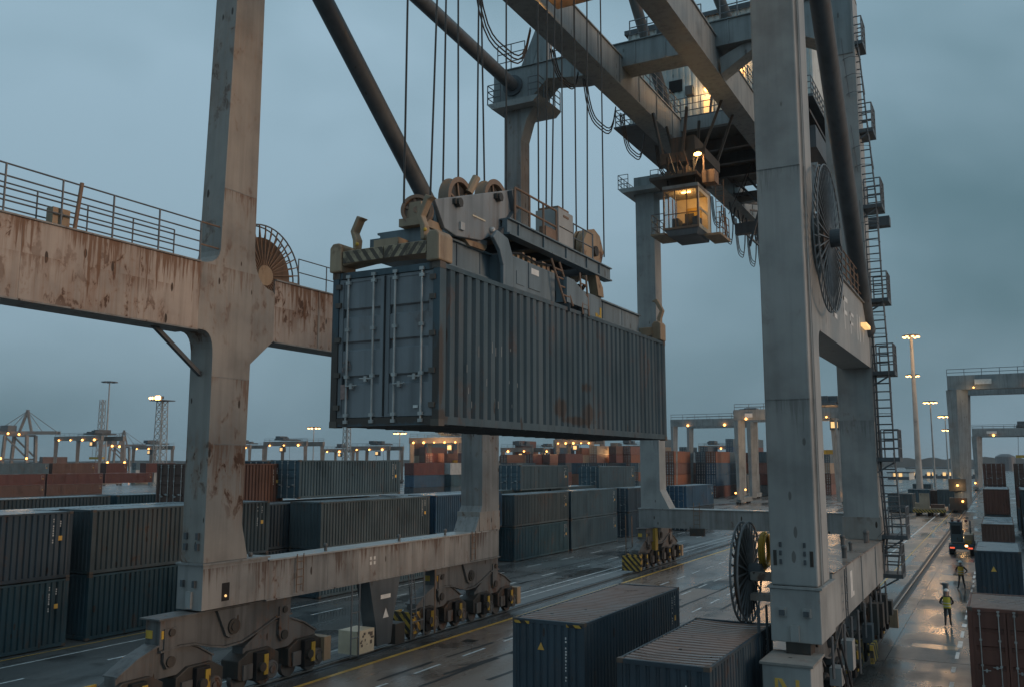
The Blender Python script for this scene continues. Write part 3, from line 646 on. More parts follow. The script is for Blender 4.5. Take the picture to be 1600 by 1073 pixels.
# --- far left leg
fd = [(-24.75, 4.45), (-22.45, 4.45), (-23.2, 5.9), (-23.2, 30), (-24.75, 30)]
cp(MB().prism(fd, 'Y', 67.0, 68.5), 'leg', 'steel')
cp(MB().box(-24.95, -7.4, 67.0, 68.4, 3.05, 4.44), 'sill_beam', 'steel_worn')
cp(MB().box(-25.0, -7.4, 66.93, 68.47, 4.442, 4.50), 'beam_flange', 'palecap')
cp(MB().prism([(-9.4, 4.5), (-8.0, 4.5), (-8.0, 29), (-9.4, 29)], 'Y', 67.05, 68.4), 'leg', 'steel')
m = MB().box(-20.8, -19.7, 66.6, 66.95, 2.55, 3.1); cp(m, 'cable_tray', 'grease'); ladder((-20.3, 66.85, 3.1), (-20.3, 66.85, 5.0), crane, mat='rusty_tube')
# --- right frame
rp = [(28.0, 4.37), (30.05, 4.37), (29.95, 11.5)] + fillet((30.0, 12.3), (29.97, 11.8), (30.7, 12.3)) + [(30.7, 15.0)] + fillet((30.1, 15.0), (30.55, 15.0), (30.05, 15.8)) + [(30.1, 44), (28.05, 44)]
cp(MB().prism(rp, 'X', XR0, XR1), 'leg', 'steel', bevel=.05)
cp(MB().box(XR0 - .04, XR1 + .05, 27.95, 30.4, 2.75, 4.28), 'sill_end_box', 'steel', bevel=.03)
cp(MB().box(XR0 - .10, XR1 + .11, 27.9, 30.45, 4.29, 4.36), 'leg_base_flange', 'steel')
cp(MB().box(XR0 + .02, XR1 + .01, 30.4, 45.9, 2.82, 4.50), 'sill_beam', 'steel')
cp(MB().box(XR0 - .04, XR1 + .07, 30.46, 45.95, 4.503, 4.55), 'beam_flange', paint('worn_deck', (0.30, 0.245, 0.21), rust=.7, dirt=.3, rough=.28, seed=5.5))
for y in (33.2, 37.0, 41.4): cp(MB().box(XR1 + .012, XR1 + .05, y, y + .08, 2.83, 4.5), 'splice_plate', 'steel')
cp(MB().box(XR1 + .012, XR1 + .024, 34.1, 34.6, 3.3, 4.2), 'name_plate', 'white')
cp(MB().box(XR1 + .012, XR1 + .024, 34.55, 34.95, 3.3, 3.45), 'name_plate', 'white')
ladder((XR1 + .13, 32.3, 2.9), (XR1 + .13, 32.3, 4.5), crane, w=.4, side=(0, 1, 0), mat='steel_dark', step=.25)
for x in (-5.95, -5.25):
    cp(MB().box(x - .12, x + .12, 27.86, 27.95, 3.5, 3.75), 'lug', 'steel'); cp(MB().box(x - .08, x + .08, 27.8, 27.86, 3.53, 3.68), 'lug', 'steel_dark')
    m = MB()
    for z in (5.0, 5.25, 5.5): m.box(x - .035, x + .035, 27.94, 28.0, z, z + .14)
    cp(m, 'bolt_row', 'steel_dark')
cp(MB().box(-5.72, -5.48, 27.84, 27.95, 2.8, 3.25), 'lug', 'steel')
for x in (-6.12, -5.06): cp(MB().box(x - .05, x + .05, 27.985, 28.0, 4.95, 5.4), 'scorched_plate', 'grease')
for (x, y, z, s) in ((-5.5, 31.5, 4.6, .16), (-5.9, 34.5, 4.6, .12), (-5.2, 35.2, 4.6, .2), (-5.4, 38.2, 4.6, .15), (-6.0, 40.3, 4.6, .2), (-5.3, 42.2, 4.6, .25)):
    cp(MB().tube((x, y, 4.55), (x, y, 4.55 + s * 1.6), s * .45, 8).sphere((x, y, 4.6 + s * 1.6), s * .55), 'lifting_eye', 'bogie')
cp(MB().box(XR0 + .06, XR1 - .04, 30.7, 43.9, 12.3, 15.0), 'portal_beam', 'steel')
cp(MB().box(XR0 - .02, XR1 + .05, 30.72, 43.9, 15.003, 15.05), 'beam_flange', 'steel_worn')
railing([(XR1 - .05, 33.0, 15.05), (XR1 - .05, 44.2, 15.05)], crane, h=1.25, step=1.1, rails=4, r=.03, mat='rusty_tube', toe=True)
r2 = [(43.95, 4.56), (46.0, 4.56), (45.75, 12.3), (45.75, 31), (43.95, 31)]
cp(MB().prism(r2, 'X', -6.45, XR1 - .02), 'leg', 'steel')
cp(MB().box(-6.52, XR1 + .03, 43.9, 46.05, 4.57, 5.55), 'leg_base_sleeve', 'steel_rust')
# painted figures on the outer face of the right portal beam, too worn to read
m = MB(); x = XR1 - .038; 
def glyph(y, z, w, h, parts):
    for p in parts:
        q = {'l': (y, y + .16 * w, z, z + h), 'r': (y + .8 * w, y + w, z, z + h), 't': (y, y + w, z + .86 * h, z + h), 'm': (y, y + w * .8, z + .45 * h, z + .58 * h), 'b': (y, y + w, z, z + .13 * h)}[p]
        m.box(x, x + .008 + .001 * len(m.f) % .002, *q)
glyph(33.6, 13.2, .8, 1.3, 'lb'); glyph(33.9, 13.9, .5, .6, 't'); glyph(36.2, 13.1, 1.0, 1.3, 'ltm'); glyph(37.8, 13.1, 1.0, .9, 'lmt'); glyph(39.8, 13.1, .9, 1.1, 'lr'); glyph(41.6, 13.2, .8, .9, 'lt')
cp(m, 'painted_figures', 'white')
cp(MB().box(XR1 - .03, XR1 + .2, 41.0, 42.4, 13.85, 14.0), 'lamp_housing', 'lampsoft')
# weld seams, touch-up plates and conduits on the big legs and beams
M['touchup'] = paint('touch_up_paint', (0.27, 0.30, 0.31), rust=.1, dirt=.3, seed=19)
for z in (9.9, 17.2): cp(MB().box(XR0 + .02, XR1 - .02, 27.988, 28.0 if z < 12 else 28.03, z, z + .035), 'weld_seam', 'steel')
for z in (8.6, 10.9, 17.6): cp(MB().box(XL1, XL1 + .010, 22.2, 23.6, z, z + .03), 'weld_seam', 'steel_worn')
for y in (12.2, 14.9, 18.8): cp(MB().box(XL1 - .003, XL1 + .008, y, y + .035, 12.47, 14.73), 'weld_seam', 'portal_rust')
for y in (28.3, 30.2, 34.1, 36.8): cp(MB().box(XL1, XL1 + .009, y, y + .03, 3.13, 4.46), 'weld_seam', 'steel_worn')
cp(MB().tube((XR1 + .05, 28.35, 4.4), (XR1 + .05, 28.35, 26), .035, 6), 'conduit', 'steel'); cp(MB().tube((XR1 + .05, 28.5, 4.4), (XR1 + .05, 28.5, 26), .025, 6), 'conduit', 'steel_dark')
# --- braces
def brace(a, b, r, mat='steel_dark'): return cp(MB().tube(a, b, r, 20), 'brace_tube', mat, smooth=True)
brace((-24.0, 17.0, 36.2), (-24.0, 40.9, 16.4), .42, 'steel_dark')
brace((-23.6, 12.0, 32.2), (-23.6, 44.2, 29.7), .38, 'steel_dark')
cp(MB().cyl((-23.6, 43.9, 29.72), .62, .3, 'Y', 20), 'tube_flange', 'steel_dark', smooth=True)
a, b = onX(1281, 0, -4.7), onY(1354, 515, 43.6); d = (a - b)
brace(b, a + d * .25, .37, 'steel_dark'); cp(MB().sphere(b, .40, 14, 8), 'tube_end', 'steel_dark', smooth=True)
brace(onY(1290, -10, 46), onY(1306, 25, 46), .5)
for (u0, v0, u1, v1, Y) in ((985, -20, 1043, 175, 53.5), (1112, -30, 1140, 40, 53.5)): brace(onY(u0, v0, Y), onY(u1, v1, Y), .36, 'grease')
# --- upper works: cross beams, girders
hp = [(-24.9, 30.75), (-24.9, 28.62), (-22.6, 28.62), (-21.4, 29.75), (-19.5, 29.45), (-8.0, 29.4), (-6.6, 28.6), (-6.4, 27.6), (-5.0, 27.6), (-5.0, 30.75)]
cp(MB().prism(hp, 'Y', 43.9, 45.5), 'cross_beam', 'girder')
cp(MB().box(-25.0, -4.9, 43.8, 45.6, 30.752, 30.80), 'beam_flange', 'girder')
cp(MB().prism([(-24.9, 31), (-24.9, 29.4), (-8, 29.4), (-8, 31)], 'Y', 67.1, 68.5), 'cross_beam', 'girder')
for x in (-19.9, -16.1, -14.4, -11.0, -9.6): cp(MB().box(x, x + .06, 43.84, 43.9, 29.5, 30.7), 'web_stiffener', 'girder')
for x, sgn in ((-10.9, 1),): cp(MB().prism([(-11.5, 28.0), (-9.2, 29.4), (-10.3, 29.4), (-11.5, 28.9)], 'Y', 44.2, 45.2), 'knee_plate', 'girder')
def girder(x0, x1, y0, y1, rail):
    cp(MB().box(x0, x1, y0, y1, 28.05, 29.95), 'main_girder', 'girder')
    cp(MB().box(x0 - .08, x1 + .08, y0, y1, 29.953, 30.02), 'beam_flange', 'girder')
    xr = x1 + .28 if rail > 0 else x0 - .28
    cp(MB().box(min(xr, x0 - .1), max(xr, x1 + .1), y0, y1, 27.98, 28.047), 'beam_flange', 'girder')
    cp(MB().box(xr - .05 - .15 * rail, xr + .05 - .15 * rail, y0, y1, 28.05, 28.16), 'trolley_rail', 'railsteel')
    for k in range(int((y1 - y0) / 3.0)):
        y = y0 + 1.5 + 3 * k; xx = x1 if rail > 0 else x0
        cp(MB().box(min(xx, xx + .05 * rail), max(xx, xx + .05 * rail), y, y + .05, 28.2, 29.94), 'web_stiffener', 'girder')
girder(-17.75, -16.85, 9, 88, 1)
girder(-12.45, -11.65, 9, 70, -1)
for k in range(10): cp(MB().box(-17.3, -12.0, 68.6 + k * 0.01, 69.2, 28.2, 29.0), 'tie_beam', 'girder') if k == 0 else None
cp(MB().box(-18.4, -11.0, 84.5, 85.3, 28.4, 29.3), 'tie_beam', 'girder')
# deck and railings on cap platforms
def cap(x0, x1, y0, y1, z, rh=1.15):
    cp(MB().prism([(x0, z), (x1, z), (x1 - .35, z - .35), (x0 + .35, z - .35)], 'Y', y0, y1), 'cap_platform', 'steel')
    railing([(x0 + .05, y1 - .05, z), (x0 + .05, y0 + .05, z), (x0 + .9, y0 + .05, z)], crane, h=rh, step=.7, rails=3, r=.03)
    railing([(x1 - .7, y0 + .05, z), (x1 - .05, y0 + .05, z), (x1 - .05, y1 - .05, z)], crane, h=rh, step=.7, rails=3, r=.03)
cap(-25.0, -21.6, 43.2, 46.2, 28.6)
cap(-25.9, -22.4, 66.0, 69.4, 29.9)
cp(MB().prism([(-23.4, 30.8), (-22.6, 30.8), (-21.8, 33.2), (-22.3, 33.2)], 'Y', 44.3, 44.9), 'pylon_foot', 'girder')
cp(MB().prism([(-22.5, 30.8), (-21.6, 30.8), (-21.6, 33.0), (-21.8, 33.0)], 'Y', 44.2, 45.0), 'pylon_foot', 'girder')
railing([(-24.7, 44.0, 30.8), (-22.9, 44.0, 30.8)], crane, h=1.6, step=.9, r=.03); railing([(-21.3, 44.0, 30.8), (-19.0, 44.0, 30.8)], crane, h=1.6, step=.9, r=.03)
railing([(-16.4, 44.0, 30.8), (-12.4, 44.0, 30.8)], crane, h=1.2, step=1.0, r=.03); railing([(-11.4, 44.0, 30.8), (-5.1, 44.0, 30.8)], crane, h=1.2, step=.9, r=.03)
# stair flight on the cross beam and a conduit elbow beside it
m = MB(); m.path([(-16.0, 44.3, 34.0), (-15.6, 44.3, 33.1), (-14.9, 44.3, 32.5), (-14.8, 44.3, 30.85)], .16, 8); cp(m, 'conduit', 'steel_dark')
ladder((-14.3, 44.2, 30.85), (-14.3, 44.2, 34.2), crane, w=.5); ladder((-15.4, 44.4, 32.6), (-15.4, 44.4, 35.2), crane, w=.55)
# --- machinery house on its deck
house_y = 56.0
cp(MB().box(-20.2, -8.6, 54.4, 70, 30.05, 30.22), 'house_deck', 'steel_dark')
cp(MB().box(-17.6, -9.0, 54.2, 54.6, 29.2, 30.04), 'deck_edge_beam', 'girder')
for y in (57.0, 60.0, 63.0): cp(MB().box(-16.8, -12.5, y, y + .35, 28.6, 29.3), 'floor_beam', 'steel_dark')
cp(MB().box(-16.9, -12.4, 54.65, 67, 29.3, 29.5), 'floor_plate', paint('dark_underside', (0.085, 0.08, 0.07), rust=.4, dirt=.6, seed=3.8))  # floor plate in a darker brown grey than the girders
cp(MB().box(-11.4, -8.9, 54.9, 66, 29.3, 29.5), 'floor_plate', 'grease')
h = MB(); pts = wave(12.2, .42, .06); wall(h, pts, lambda u, d, z: (-21.0 + u, house_y + d, z), 30.3, 37.5); hw = cp(h, 'machinery_house_wall', 'house')
h = MB(); pts = wave(12, .42, .06); wall(h, pts, lambda u, d, z: (-8.8 - d, house_y + u, z), 30.3, 37.5); cp(h, 'machinery_house_wall', 'house')
cp(MB().box(-21.2, -8.6, 55.8, 68.3, 37.5, 37.8), 'machinery_house_roof', 'steel_dark')
cp(MB().box(-18.1, -17.2, 55.9, 56.05, 32.7, 33.5), 'house_window', 'black'); cp(MB().box(-16.9, -16.4, 55.6, 56.05, 32.2, 32.8), 'house_vent', 'steel_dark')
cp(MB().box(-15.75, -15.2, 55.9, 56.04, 30.4, 31.9), 'house_doorway', 'lampsoft'); cp(MB().box(-13.7, -13.0, 55.92, 56.04, 32.0, 33.4), 'house_doorway', 'lampsoft'); cp(MB().box(-10.4, -9.6, 55.92, 56.04, 32.9, 34.4), 'house_doorway', 'lampsoft')
for x, z in ((-15.5, 32.35), (-13.3, 33.7), (-11.2, 34.7)):
    cp(MB().sphere((x, 55.7, z), .16), 'house_lamp', 'lamp')
railing([(-18.2, 54.5, 30.22), (-12.9, 54.5, 30.22)], crane, h=1.3, step=.9, r=.03); railing([(-11.4, 54.5, 30.22), (-8.7, 54.5, 30.22), (-8.7, 69, 30.22)], crane, h=1.2, step=.8, r=.03)
m = MB(); m.path([(-15.0, 54.7, 30.3), (-14.9, 54.7, 31.3), (-14.3, 54.7, 32.3), (-13.6, 54.7, 32.4)], .09, 8); cp(m, 'conduit', 'steel_dark')
cp(MB().box(-20.2, -17.9, 51, 60, 28.9, 29.0), 'side_walkway', 'steel_dark'); railing([(-20.1, 51.1, 29.0), (-18.3, 51.1, 29.0)], crane, h=1.1, step=.6, r=.03); railing([(-20.1, 51.1, 29.0), (-20.1, 60, 29.0)], crane, h=1.1, step=.8, r=.03)
# beams seen between the right legs under the house
cp(MB().prism([(-10.5, 22.4), (-5.2, 22.4)] + fillet((-6.2, 21.3), (-5.2, 21.4), (-7.0, 21.2)) + [(-10.5, 21.2)], 'Y', 47, 48), 'tie_beam', 'steel')
cp(MB().box(-11.2, -8.7, 55.5, 68, 27.2, 28.6), 'tie_beam', 'steel_dark')
cp(MB().box(-13.5, -5.2, 60, 60.8, 22.9, 23.5), 'tie_beam', 'steel_dark'); cp(MB().box(-16.0, -7.2, 64, 64.6, 24.5, 25.3), 'tie_beam', 'steel_dark')
for a, b in (((-15.5, 62, 28), (-12.6, 62, 24.8)), ((-14.5, 62, 28), (-10.0, 62, 22)), ((-13, 62, 28), (-14.5, 62, 23))): cp(MB().bar(a, b, .16), 'stay_bar', 'steel_dark')
# maintenance platform hung at the girder far end
cp(MB().box(-18.4, -16.4, 83.2, 86, 24.2, 24.4), 'hung_platform', 'steel_dark'); railing([(-18.3, 85.9, 24.4), (-18.3, 83.3, 24.4), (-16.5, 83.3, 24.4)], crane, h=1.5, step=.6, r=.04)
for x in (-18.2, -16.6): cp(MB().bar((x, 83.4, 24.4), (x, 83.4, 28.0), .1), 'hanger_bar', 'steel_dark')
# festoon loops under the girder
def loop(p, q, sag, n=3, r=.035):
    p = Vector(p); q = Vector(q); m = MB()
    for k in range(n):
        pts = []
        for i in range(13):
            t = i / 12; c = p.lerp(q, t); s = sag * (1 - .07 * k); c = c + Vector((0.05 * k, 0.12 * k * (1 - 2 * t), -s * (1 - (2 * t - 1) ** 4))); pts.append(c)
        m.path(pts, r, 5)
    cp(m, 'festoon_cable', 'rubber')
for a, b, s in ((30.0, 35.2, 2.3), (37.3, 40.6, 1.2), (41.2, 45.8, 2.0), (46.5, 50.5, 2.0), (52.5, 56.5, 1.6), (65, 68, 2.0), (68.5, 71.5, 2.6), (72, 75.5, 2.9), (76, 79.5, 2.9), (80, 83.5, 2.9)): loop((-18.0, a, 27.95), (-18.0, b, 27.95), s)
m = MB().tube((-18.0, 29, 28.25), (-18.0, 86, 28.25), .05, 6); cp(m, 'festoon_track', 'steel_dark')
railing([(-17.85, 33, 30.02), (-17.85, 43.7, 30.02)], crane, h=1.1, step=1.2, r=.03); railing([(-16.8, 46, 30.02), (-16.8, 54.2, 30.02)], crane, h=1.1, step=1.2, r=.03); railing([(-11.6, 46, 30.02), (-11.6, 54.2, 30.02)], crane, h=1.1, step=1.2, r=.03)
for i in range(6):
    y = 67 + i * 2.6
    for xa, xb in ((-17.2, -14.9), (-14.9, -12.4)): cp(MB().bar((xa, y, 28.6), (xb, y + 2.6, 28.6), .13), 'truss_bar', 'steel_dark')
    cp(MB().bar((-17.2, y, 28.6), (-17.2, y + 1.3, 26.6), .12), 'truss_bar', 'steel_dark'); cp(MB().bar((-17.2, y + 1.3, 26.6), (-17.2, y + 2.6, 28.6), .12), 'truss_bar', 'steel_dark')
cp(MB().bar((-17.2, 68.3, 26.6), (-17.2, 82.6, 26.6), .14), 'truss_chord', 'steel_dark')
for x, y, z in ((-13.0, 63, 24.0), (-11.6, 63.4, 24.4), (-12.2, 66, 25.5)): cp(MB().sphere((x, y, z), .16), 'work_lamp', 'lamp')
m = MB()
for i in range(10): a = Vector((random.uniform(-16, -9.5), random.uniform(60, 66), 28.4)); m.tube(a, a + Vector((random.uniform(-1.5, 1.5), random.uniform(-1, 1), random.uniform(-3.8, -1.5))), .03, 5)
cp(m, 'hanging_cable', 'rubber')
# --- cable reels
def reel(c, rad, n, width, solid, parent=crane, back=True, a0=0.0, a1=2 * math.pi, rim=.035, mat='steel_dark', layer='grease', wire='rail_tube'):
    c = Vector(c); m = MB(); m.cyl(c, rad * .17, width, 'X', 20); o = m.build('cable_reel', mat, parent, smooth=True)
    for s in (-1, 1): MB().ring((c.x + s * width / 2, c.y, c.z), rad, rim, 'X', 48, 6).build('rim', 'rail_tube', o, smooth=True)
    if solid: MB().cyl((c.x, c.y, c.z), rad * solid, width * .5, 'X', 40).build('cable_layers', layer, o, smooth=True)
    for i in range(n):
        t = a0 + (a1 - a0) * i / n; u = Vector((0, math.cos(t), math.sin(t)))
        m = MB()
        for s in (-1, 1): m.bar(c + u * rad * .15 + Vector((s * width / 2, 0, 0)), c + u * rad + Vector((s * width / 2, 0, 0)), rim * 1.3, rim * 1.3, (1, 0, 0))
        m.build('spoke', wire, o)
    return o
M['cablebrown'] = paint('rusty_cable_pack', (0.15, 0.095, 0.06), rust=.6, dirt=.5, seed=4)
o = reel((-23.75, 24.35, 14.85), 1.9, 36, .30, .76, rim=.03, layer='cablebrown', wire='rusty_tube'); MB().cyl((-23.57, 24.35, 14.85), .38, .12, 'X', 20).build('hub_cover', 'mud', o)
o = reel((-7.35, 29.4, 4.55), 1.55, 26, .22, .88, rim=.035); MB().cyl((-7.1, 29.4, 4.55), .28, .5, 'X', 20).build('hub', 'steel_dark', o)
m = MB()
for i in range(34): t = 2 * math.pi * i / 34; m.box(-7.49, -7.44, 29.4 + 1.47 * math.cos(t) - .02, 29.4 + 1.47 * math.cos(t) + .02, 4.55 + 1.47 * math.sin(t) - .02, 4.55 + 1.47 * math.sin(t) + .02)
m.build('rim_bolt', 'rod', o)
cp(MB().box(-7.1, -6.3, 28.9, 29.2, 4.35, 4.6), 'reel_arm', 'steel_rust'); cp(MB().box(-7.1, -6.3, 28.8, 29.3, 3.75, 3.95), 'reel_arm', 'steel_rust')
m = MB(); m.ring((-6.85, 29.9, 5.2), .55, .05, 'X', 24, 6); m.ring((-6.78, 29.9, 5.2), .5, .05, 'X', 24, 6); m.ring((-6.9, 29.9, 5.15), .6, .04, 'X', 24, 6); cp(m, 'cable_coil', 'yellow')
o = reel((-4.55, 30.6, 15.35), 2.45, 40, .14, .5, rim=.026); MB().cyl((-4.4, 30.6, 15.35), .3, .5, 'X', 20).build('hub', 'steel_dark', o)
cp(MB().box(-4.9, -4.55, 30.2, 31.0, 15.1, 15.6), 'reel_arm', 'steel_worn'); cp(MB().box(-6.3, -4.9, 30.9, 33.5, 15.06, 16.2), 'reel_gearbox', 'steel_worn')
cp(MB().bar((-5.2, 31.2, 16.2), (-5.2, 32.6, 18.6), .25), 'reel_strut', 'steel_worn')
# hoses and stand under the lower reel
m = MB(); m.tube((-6.75, 28.3, 3.7), (-6.75, 28.3, 0.3), .05, 6); m.tube((-6.55, 28.5, 3.7), (-6.55, 28.5, 0.3), .04, 6); cp(m, 'hose_stand', 'steel_dark')
# --- ladder tower beside the right rear leg
T = [(1.6, 1413, 895), (4.4, 1420, 835), (8.4, 1408, 714), (12.0, 1400, 580), (15.4, 1390, 468), (19.0, 1380, 322), (24.3, 1366, 205), (28.9, 1350, 70)]
prev = None
for i, (zz, u, v) in enumerate(T):
    p = onY(u, v, 44.6); x1 = p.x; z = p.z; wdt = 1.55
    cp(MB().box(x1 - wdt, x1, 44.0, 45.4, z - .18, z), 'landing', 'steel_dark')
    cp(MB().bar((x1 - .2, 44.1, z - .2), (x1 - 1.2, 44.1, z - .8), .07), 'landing_bracket', 'steel_dark')
    railing([(x1 - .75, 44.05, z), (x1 - .03, 44.05, z), (x1 - .03, 45.35, z), (x1 - .75, 45.35, z)], crane, h=1.25, step=.65, rails=3, r=.03)
    if prev:
        ladder((prev[0] - .6, 44.3, prev[1]), (x1 - .6, 44.3, z + .2), crane, w=.7, step=.36, r=.04)
        cp(MB().bar((prev[0] - 1.15, 44.25, prev[1] - .1), (x1 - 1.15, 44.25, z), .16, .16), 'tower_post', 'steel_dark')
        cp(MB().tube((prev[0] - .85, 44.3, prev[1]), (x1 - .85, 44.3, z), .05, 6), 'conduit', 'steel_dark')
        n_ = max(2, int((z - prev[1]) / .8)); hm_ = MB()
        for k_ in range(1, n_):
            xx = prev[0] + (x1 - prev[0]) * k_ / n_; zz_ = prev[1] + (z - prev[1]) * k_ / n_
            if k_ > 1: hm_.path([(xx - 1.0, 44.28, zz_), (xx - .95, 43.85, zz_), (xx - .6, 43.62, zz_), (xx - .25, 43.85, zz_), (xx - .2, 44.28, zz_)], .016, 5)
        for dx_, yy in ((-.95, 43.85), (-.25, 43.85)): hm_.tube((prev[0] + dx_, yy, prev[1] + 1.6), (x1 + dx_, yy, z + .2), .016, 5)
        cp(hm_, 'ladder_cage', 'rail_tube')

    prev = (x1, z)
# --- bogies
def bogie(x, yc, near=True):
    """a balanced travelling gear: main equaliser, two small equalisers, wheel trucks, buffers"""
    prof = [(yc - 3.0, 3.04), (yc + 3.0, 3.04), (yc + 3.0, 2.45), (yc + 2.2, 2.42), (yc + 1.2, 2.05), (yc + .5, 1.83), (yc - .3, 1.80), (yc - 1.0, 1.95), (yc - 1.6, 2.12), (yc - 2.2, 2.16), (yc - 3.0, 2.10)]
    o = cp(MB().prism(prof, 'X', x - .34, x + .34), 'bogie', 'bogie', bevel=.02)
    MB().prism([(p[0], p[1] - .001) for p in prof[2:]] + [(p[0], p[1] - .06) for p in prof[:1:-1]], 'X', x - .42, x + .42).build('bottom_flange', 'bogie', o)
    MB().prism([(yc - .75, 3.06), (yc + .75, 3.06), (yc + .30, 2.15), (yc + .12, 2.05), (yc - .12, 2.05), (yc - .30, 2.15)], 'X', x + .342, x + .46).build('pin_plate', 'bogie', o)
    k = MB(); k.cyl((x + .48, yc, 2.42), .26, .1, 'X', 22); k.cyl((x + .54, yc, 2.42), .16, .06, 'X', 18); k.build('pin', 'grease', o, smooth=True)
    MB().box(x - .46, x + .46, yc - 3.15, yc + 3.05, 3.042, 3.09).build('flange', 'bogie', o)
    MB().box(x + .342, x + .36, yc - 2.95, yc - 2.7, 2.45, 2.7).build('sign_plate', 'yellow', o); MB().box(x - .30, x + .0, yc - 3.02, yc - 3.0, 2.45, 2.7).build('sign_plate', 'yellow', o)
    for s in (-1, 1):
        c = yc + s * 2.6
        ep = [(c - 1.9, 1.32), (c - 1.9, 1.55), (c - 1.2, 1.95), (c - .45, 2.22), (c + .45, 2.22), (c + 1.2, 1.95), (c + 1.9, 1.55), (c + 1.9, 1.32), (c + 1.2, 1.36), (c + .5, 1.22), (c - .5, 1.22), (c - 1.2, 1.36)]
        MB().prism(ep, 'X', x - .26, x + .26).build('equaliser', 'bogie', o, bevel=.02)
        MB().prism([(p[0], p[1] + .05) for p in ep[1:7]] + [(p[0], p[1] + .001) for p in ep[6:0:-1]], 'X', x - .33, x + .33).build('top_flange', 'bogie', o)
        for q in (-1, 1): MB().prism([(c - .26, 2.75), (c + .26, 2.75), (c + .26, 1.75), (c + .12, 1.5), (c - .12, 1.5), (c - .26, 1.75)], 'X', x + q * .35 - .05, x + q * .35 + .05).build('link_plate', 'bogie', o)
        MB().cyl((x + .43, c, 1.72), .17, .07, 'X', 18).build('pin', 'grease', o, smooth=True); MB().cyl((x + .43, c, 2.62), .12, .07, 'X', 14).build('pin', 'grease', o, smooth=True)
        for q in (-1, 1):
            w = c + q * 1.25
            MB().prism([(w - 1.0, .55), (w - 1.0, 1.15), (w - .5, 1.42), (w + .5, 1.42), (w + 1.0, 1.15), (w + 1.0, .55), (w + .85, .45), (w - .85, .45)], 'X', x - .42, x + .42).build('truck_frame', 'grease', o, bevel=.03)
            MB().box(x - .1, x + .62, w - .32, w + .24, .38, 1.36).build('drive_box', 'black', o, bevel=.03)
            MB().box(x + .622, x + .66, w + .02, w + .22, .55, 1.25).build('brake_housing', 'yellow', o)
            MB().cyl((x + .68, w - .12, .85), .16, .14, 'X', 16).build('motor_cap', 'grease', o, smooth=True)
            for e in (-.62, .58):
                k = MB(); k.cyl((x, w + e, .47), .40, .20, 'X', 26); (k.cyl((x + .44, w + e, .62), .32, .10, 'X', 24), k.ring((x + .49, w + e, .62), .26, .035, 'X', 24, 6), k.cyl((x + .5, w + e, .62), .13, .1, 'X', 16)) if e > 0 else k.box(x + .43, x + .5, w + e - .2, w + e + .24, .5, 1.0); k.build('wheel', 'bogie', o, smooth=True)
    for s in (-1, 1):
        y = yc + s * 5.15
        if s > 0:
            MB().box(x - .5, x + .6, y - .5, y - .1, .42, 1.3).build('end_box', 'mud', o); continue
        MB().box(x - .52, x + .58, y - .04, y + .04, .42, 1.35).build('buffer', 'haz', o); MB().box(x + .50, x + .58, y - s * .04, y - s * .55, .42, 1.35).build('buffer_side', 'hazy', o); MB().box(x - .52, x - .44, y - s * .04, y - s * .55, .42, 1.35).build('buffer_side', 'yellow', o)
        MB().box(x - .2, x + .2, y - s * .05, y - s * .95, .7, 1.0).build('buffer_arm', 'grease', o)
    return o
bogie(-24.05, 23.5); bogie(-24.05, 39.4)
b3 = bogie(-24.05, 68.2); MB().box(-24.6, -23.5, 66.6, 67.2, 1.2, 3.0).build('drive_cabinet', 'yellow', b3)
MB().box(-24.75, -23.3, 62.8, 63.0, .2, 1.25).build('buffer', 'haz', b3)
for z in (1.2, 1.9, 2.6): pass
m = MB()
for x in (-25.2, -24.7): m.tube((x, 64.8, .3), (x, 64.8, 4.0), .04, 6)
cp(m, 'guard_post', 'rusty_tube')
br = bogie(-5.6, 31.5); br2 = bogie(-5.6, 42.2)
MB().box(-6.3, -4.95, 26.6, 28.4, 1.0, 2.35).build('drive_housing', 'steel', br, bevel=.03); MB().box(-6.36, -4.89, 26.55, 28.45, 2.352, 2.42).build('housing_lid', 'steel_rust', br)
m = MB(); m.box(-5.95, -5.86, 26.585, 26.598, 1.55, 2.0); m.prism([(-5.86, 2.0), (-5.75, 2.0), (-5.55, 1.68), (-5.55, 1.55), (-5.62, 1.55)], 'Y', 26.586, 26.597); m.box(-5.5, -5.28, 26.585, 26.598, 1.55, 1.63); m.box(-5.38, -5.28, 26.584, 26.599, 1.6, 2.0); m.build('painted_sign', 'line_y', br)
MB().box(-5.9, -5.2, 28.0, 28.6, 2.4, 2.78).build('pivot', 'grease', br)
for y in (29.2, 31.6, 33.2, 34.8, 36.6, 38.4, 40.2, 41.6, 43.6):                       # pipes, cabinets and guards along the outer side
    h = random.uniform(.7, 2.2)
    cp(MB().tube((-4.78, y, 2.8), (-4.78, y, 2.8 - h), .045, 6), 'drop_pipe', 'rail_tube')
    if random.random() < .8: cp(MB().box(-4.95, -4.6, y + .3, y + .9, 1.3, 1.3 + random.uniform(.5, 1.2)), 'control_box', random.choice(['steel_dark', 'steel', 'grease']))
cp(MB().box(-4.62, -4.5, 36.2, 37.6, .7, 1.35), 'guard_panel', 'hazy'); cp(MB().box(-4.9, -4.55, 45.6, 45.9, .5, 1.3), 'guard_panel', 'mud')
m = MB()
for y in (29.6, 30.3): m.path([(-4.7, y, 2.4), (-4.55, y + .1, 1.6), (-4.5, y + .5, .9), (-4.6, y + .9, 1.4)], .035, 6)
cp(m, 'hose', 'rubber')
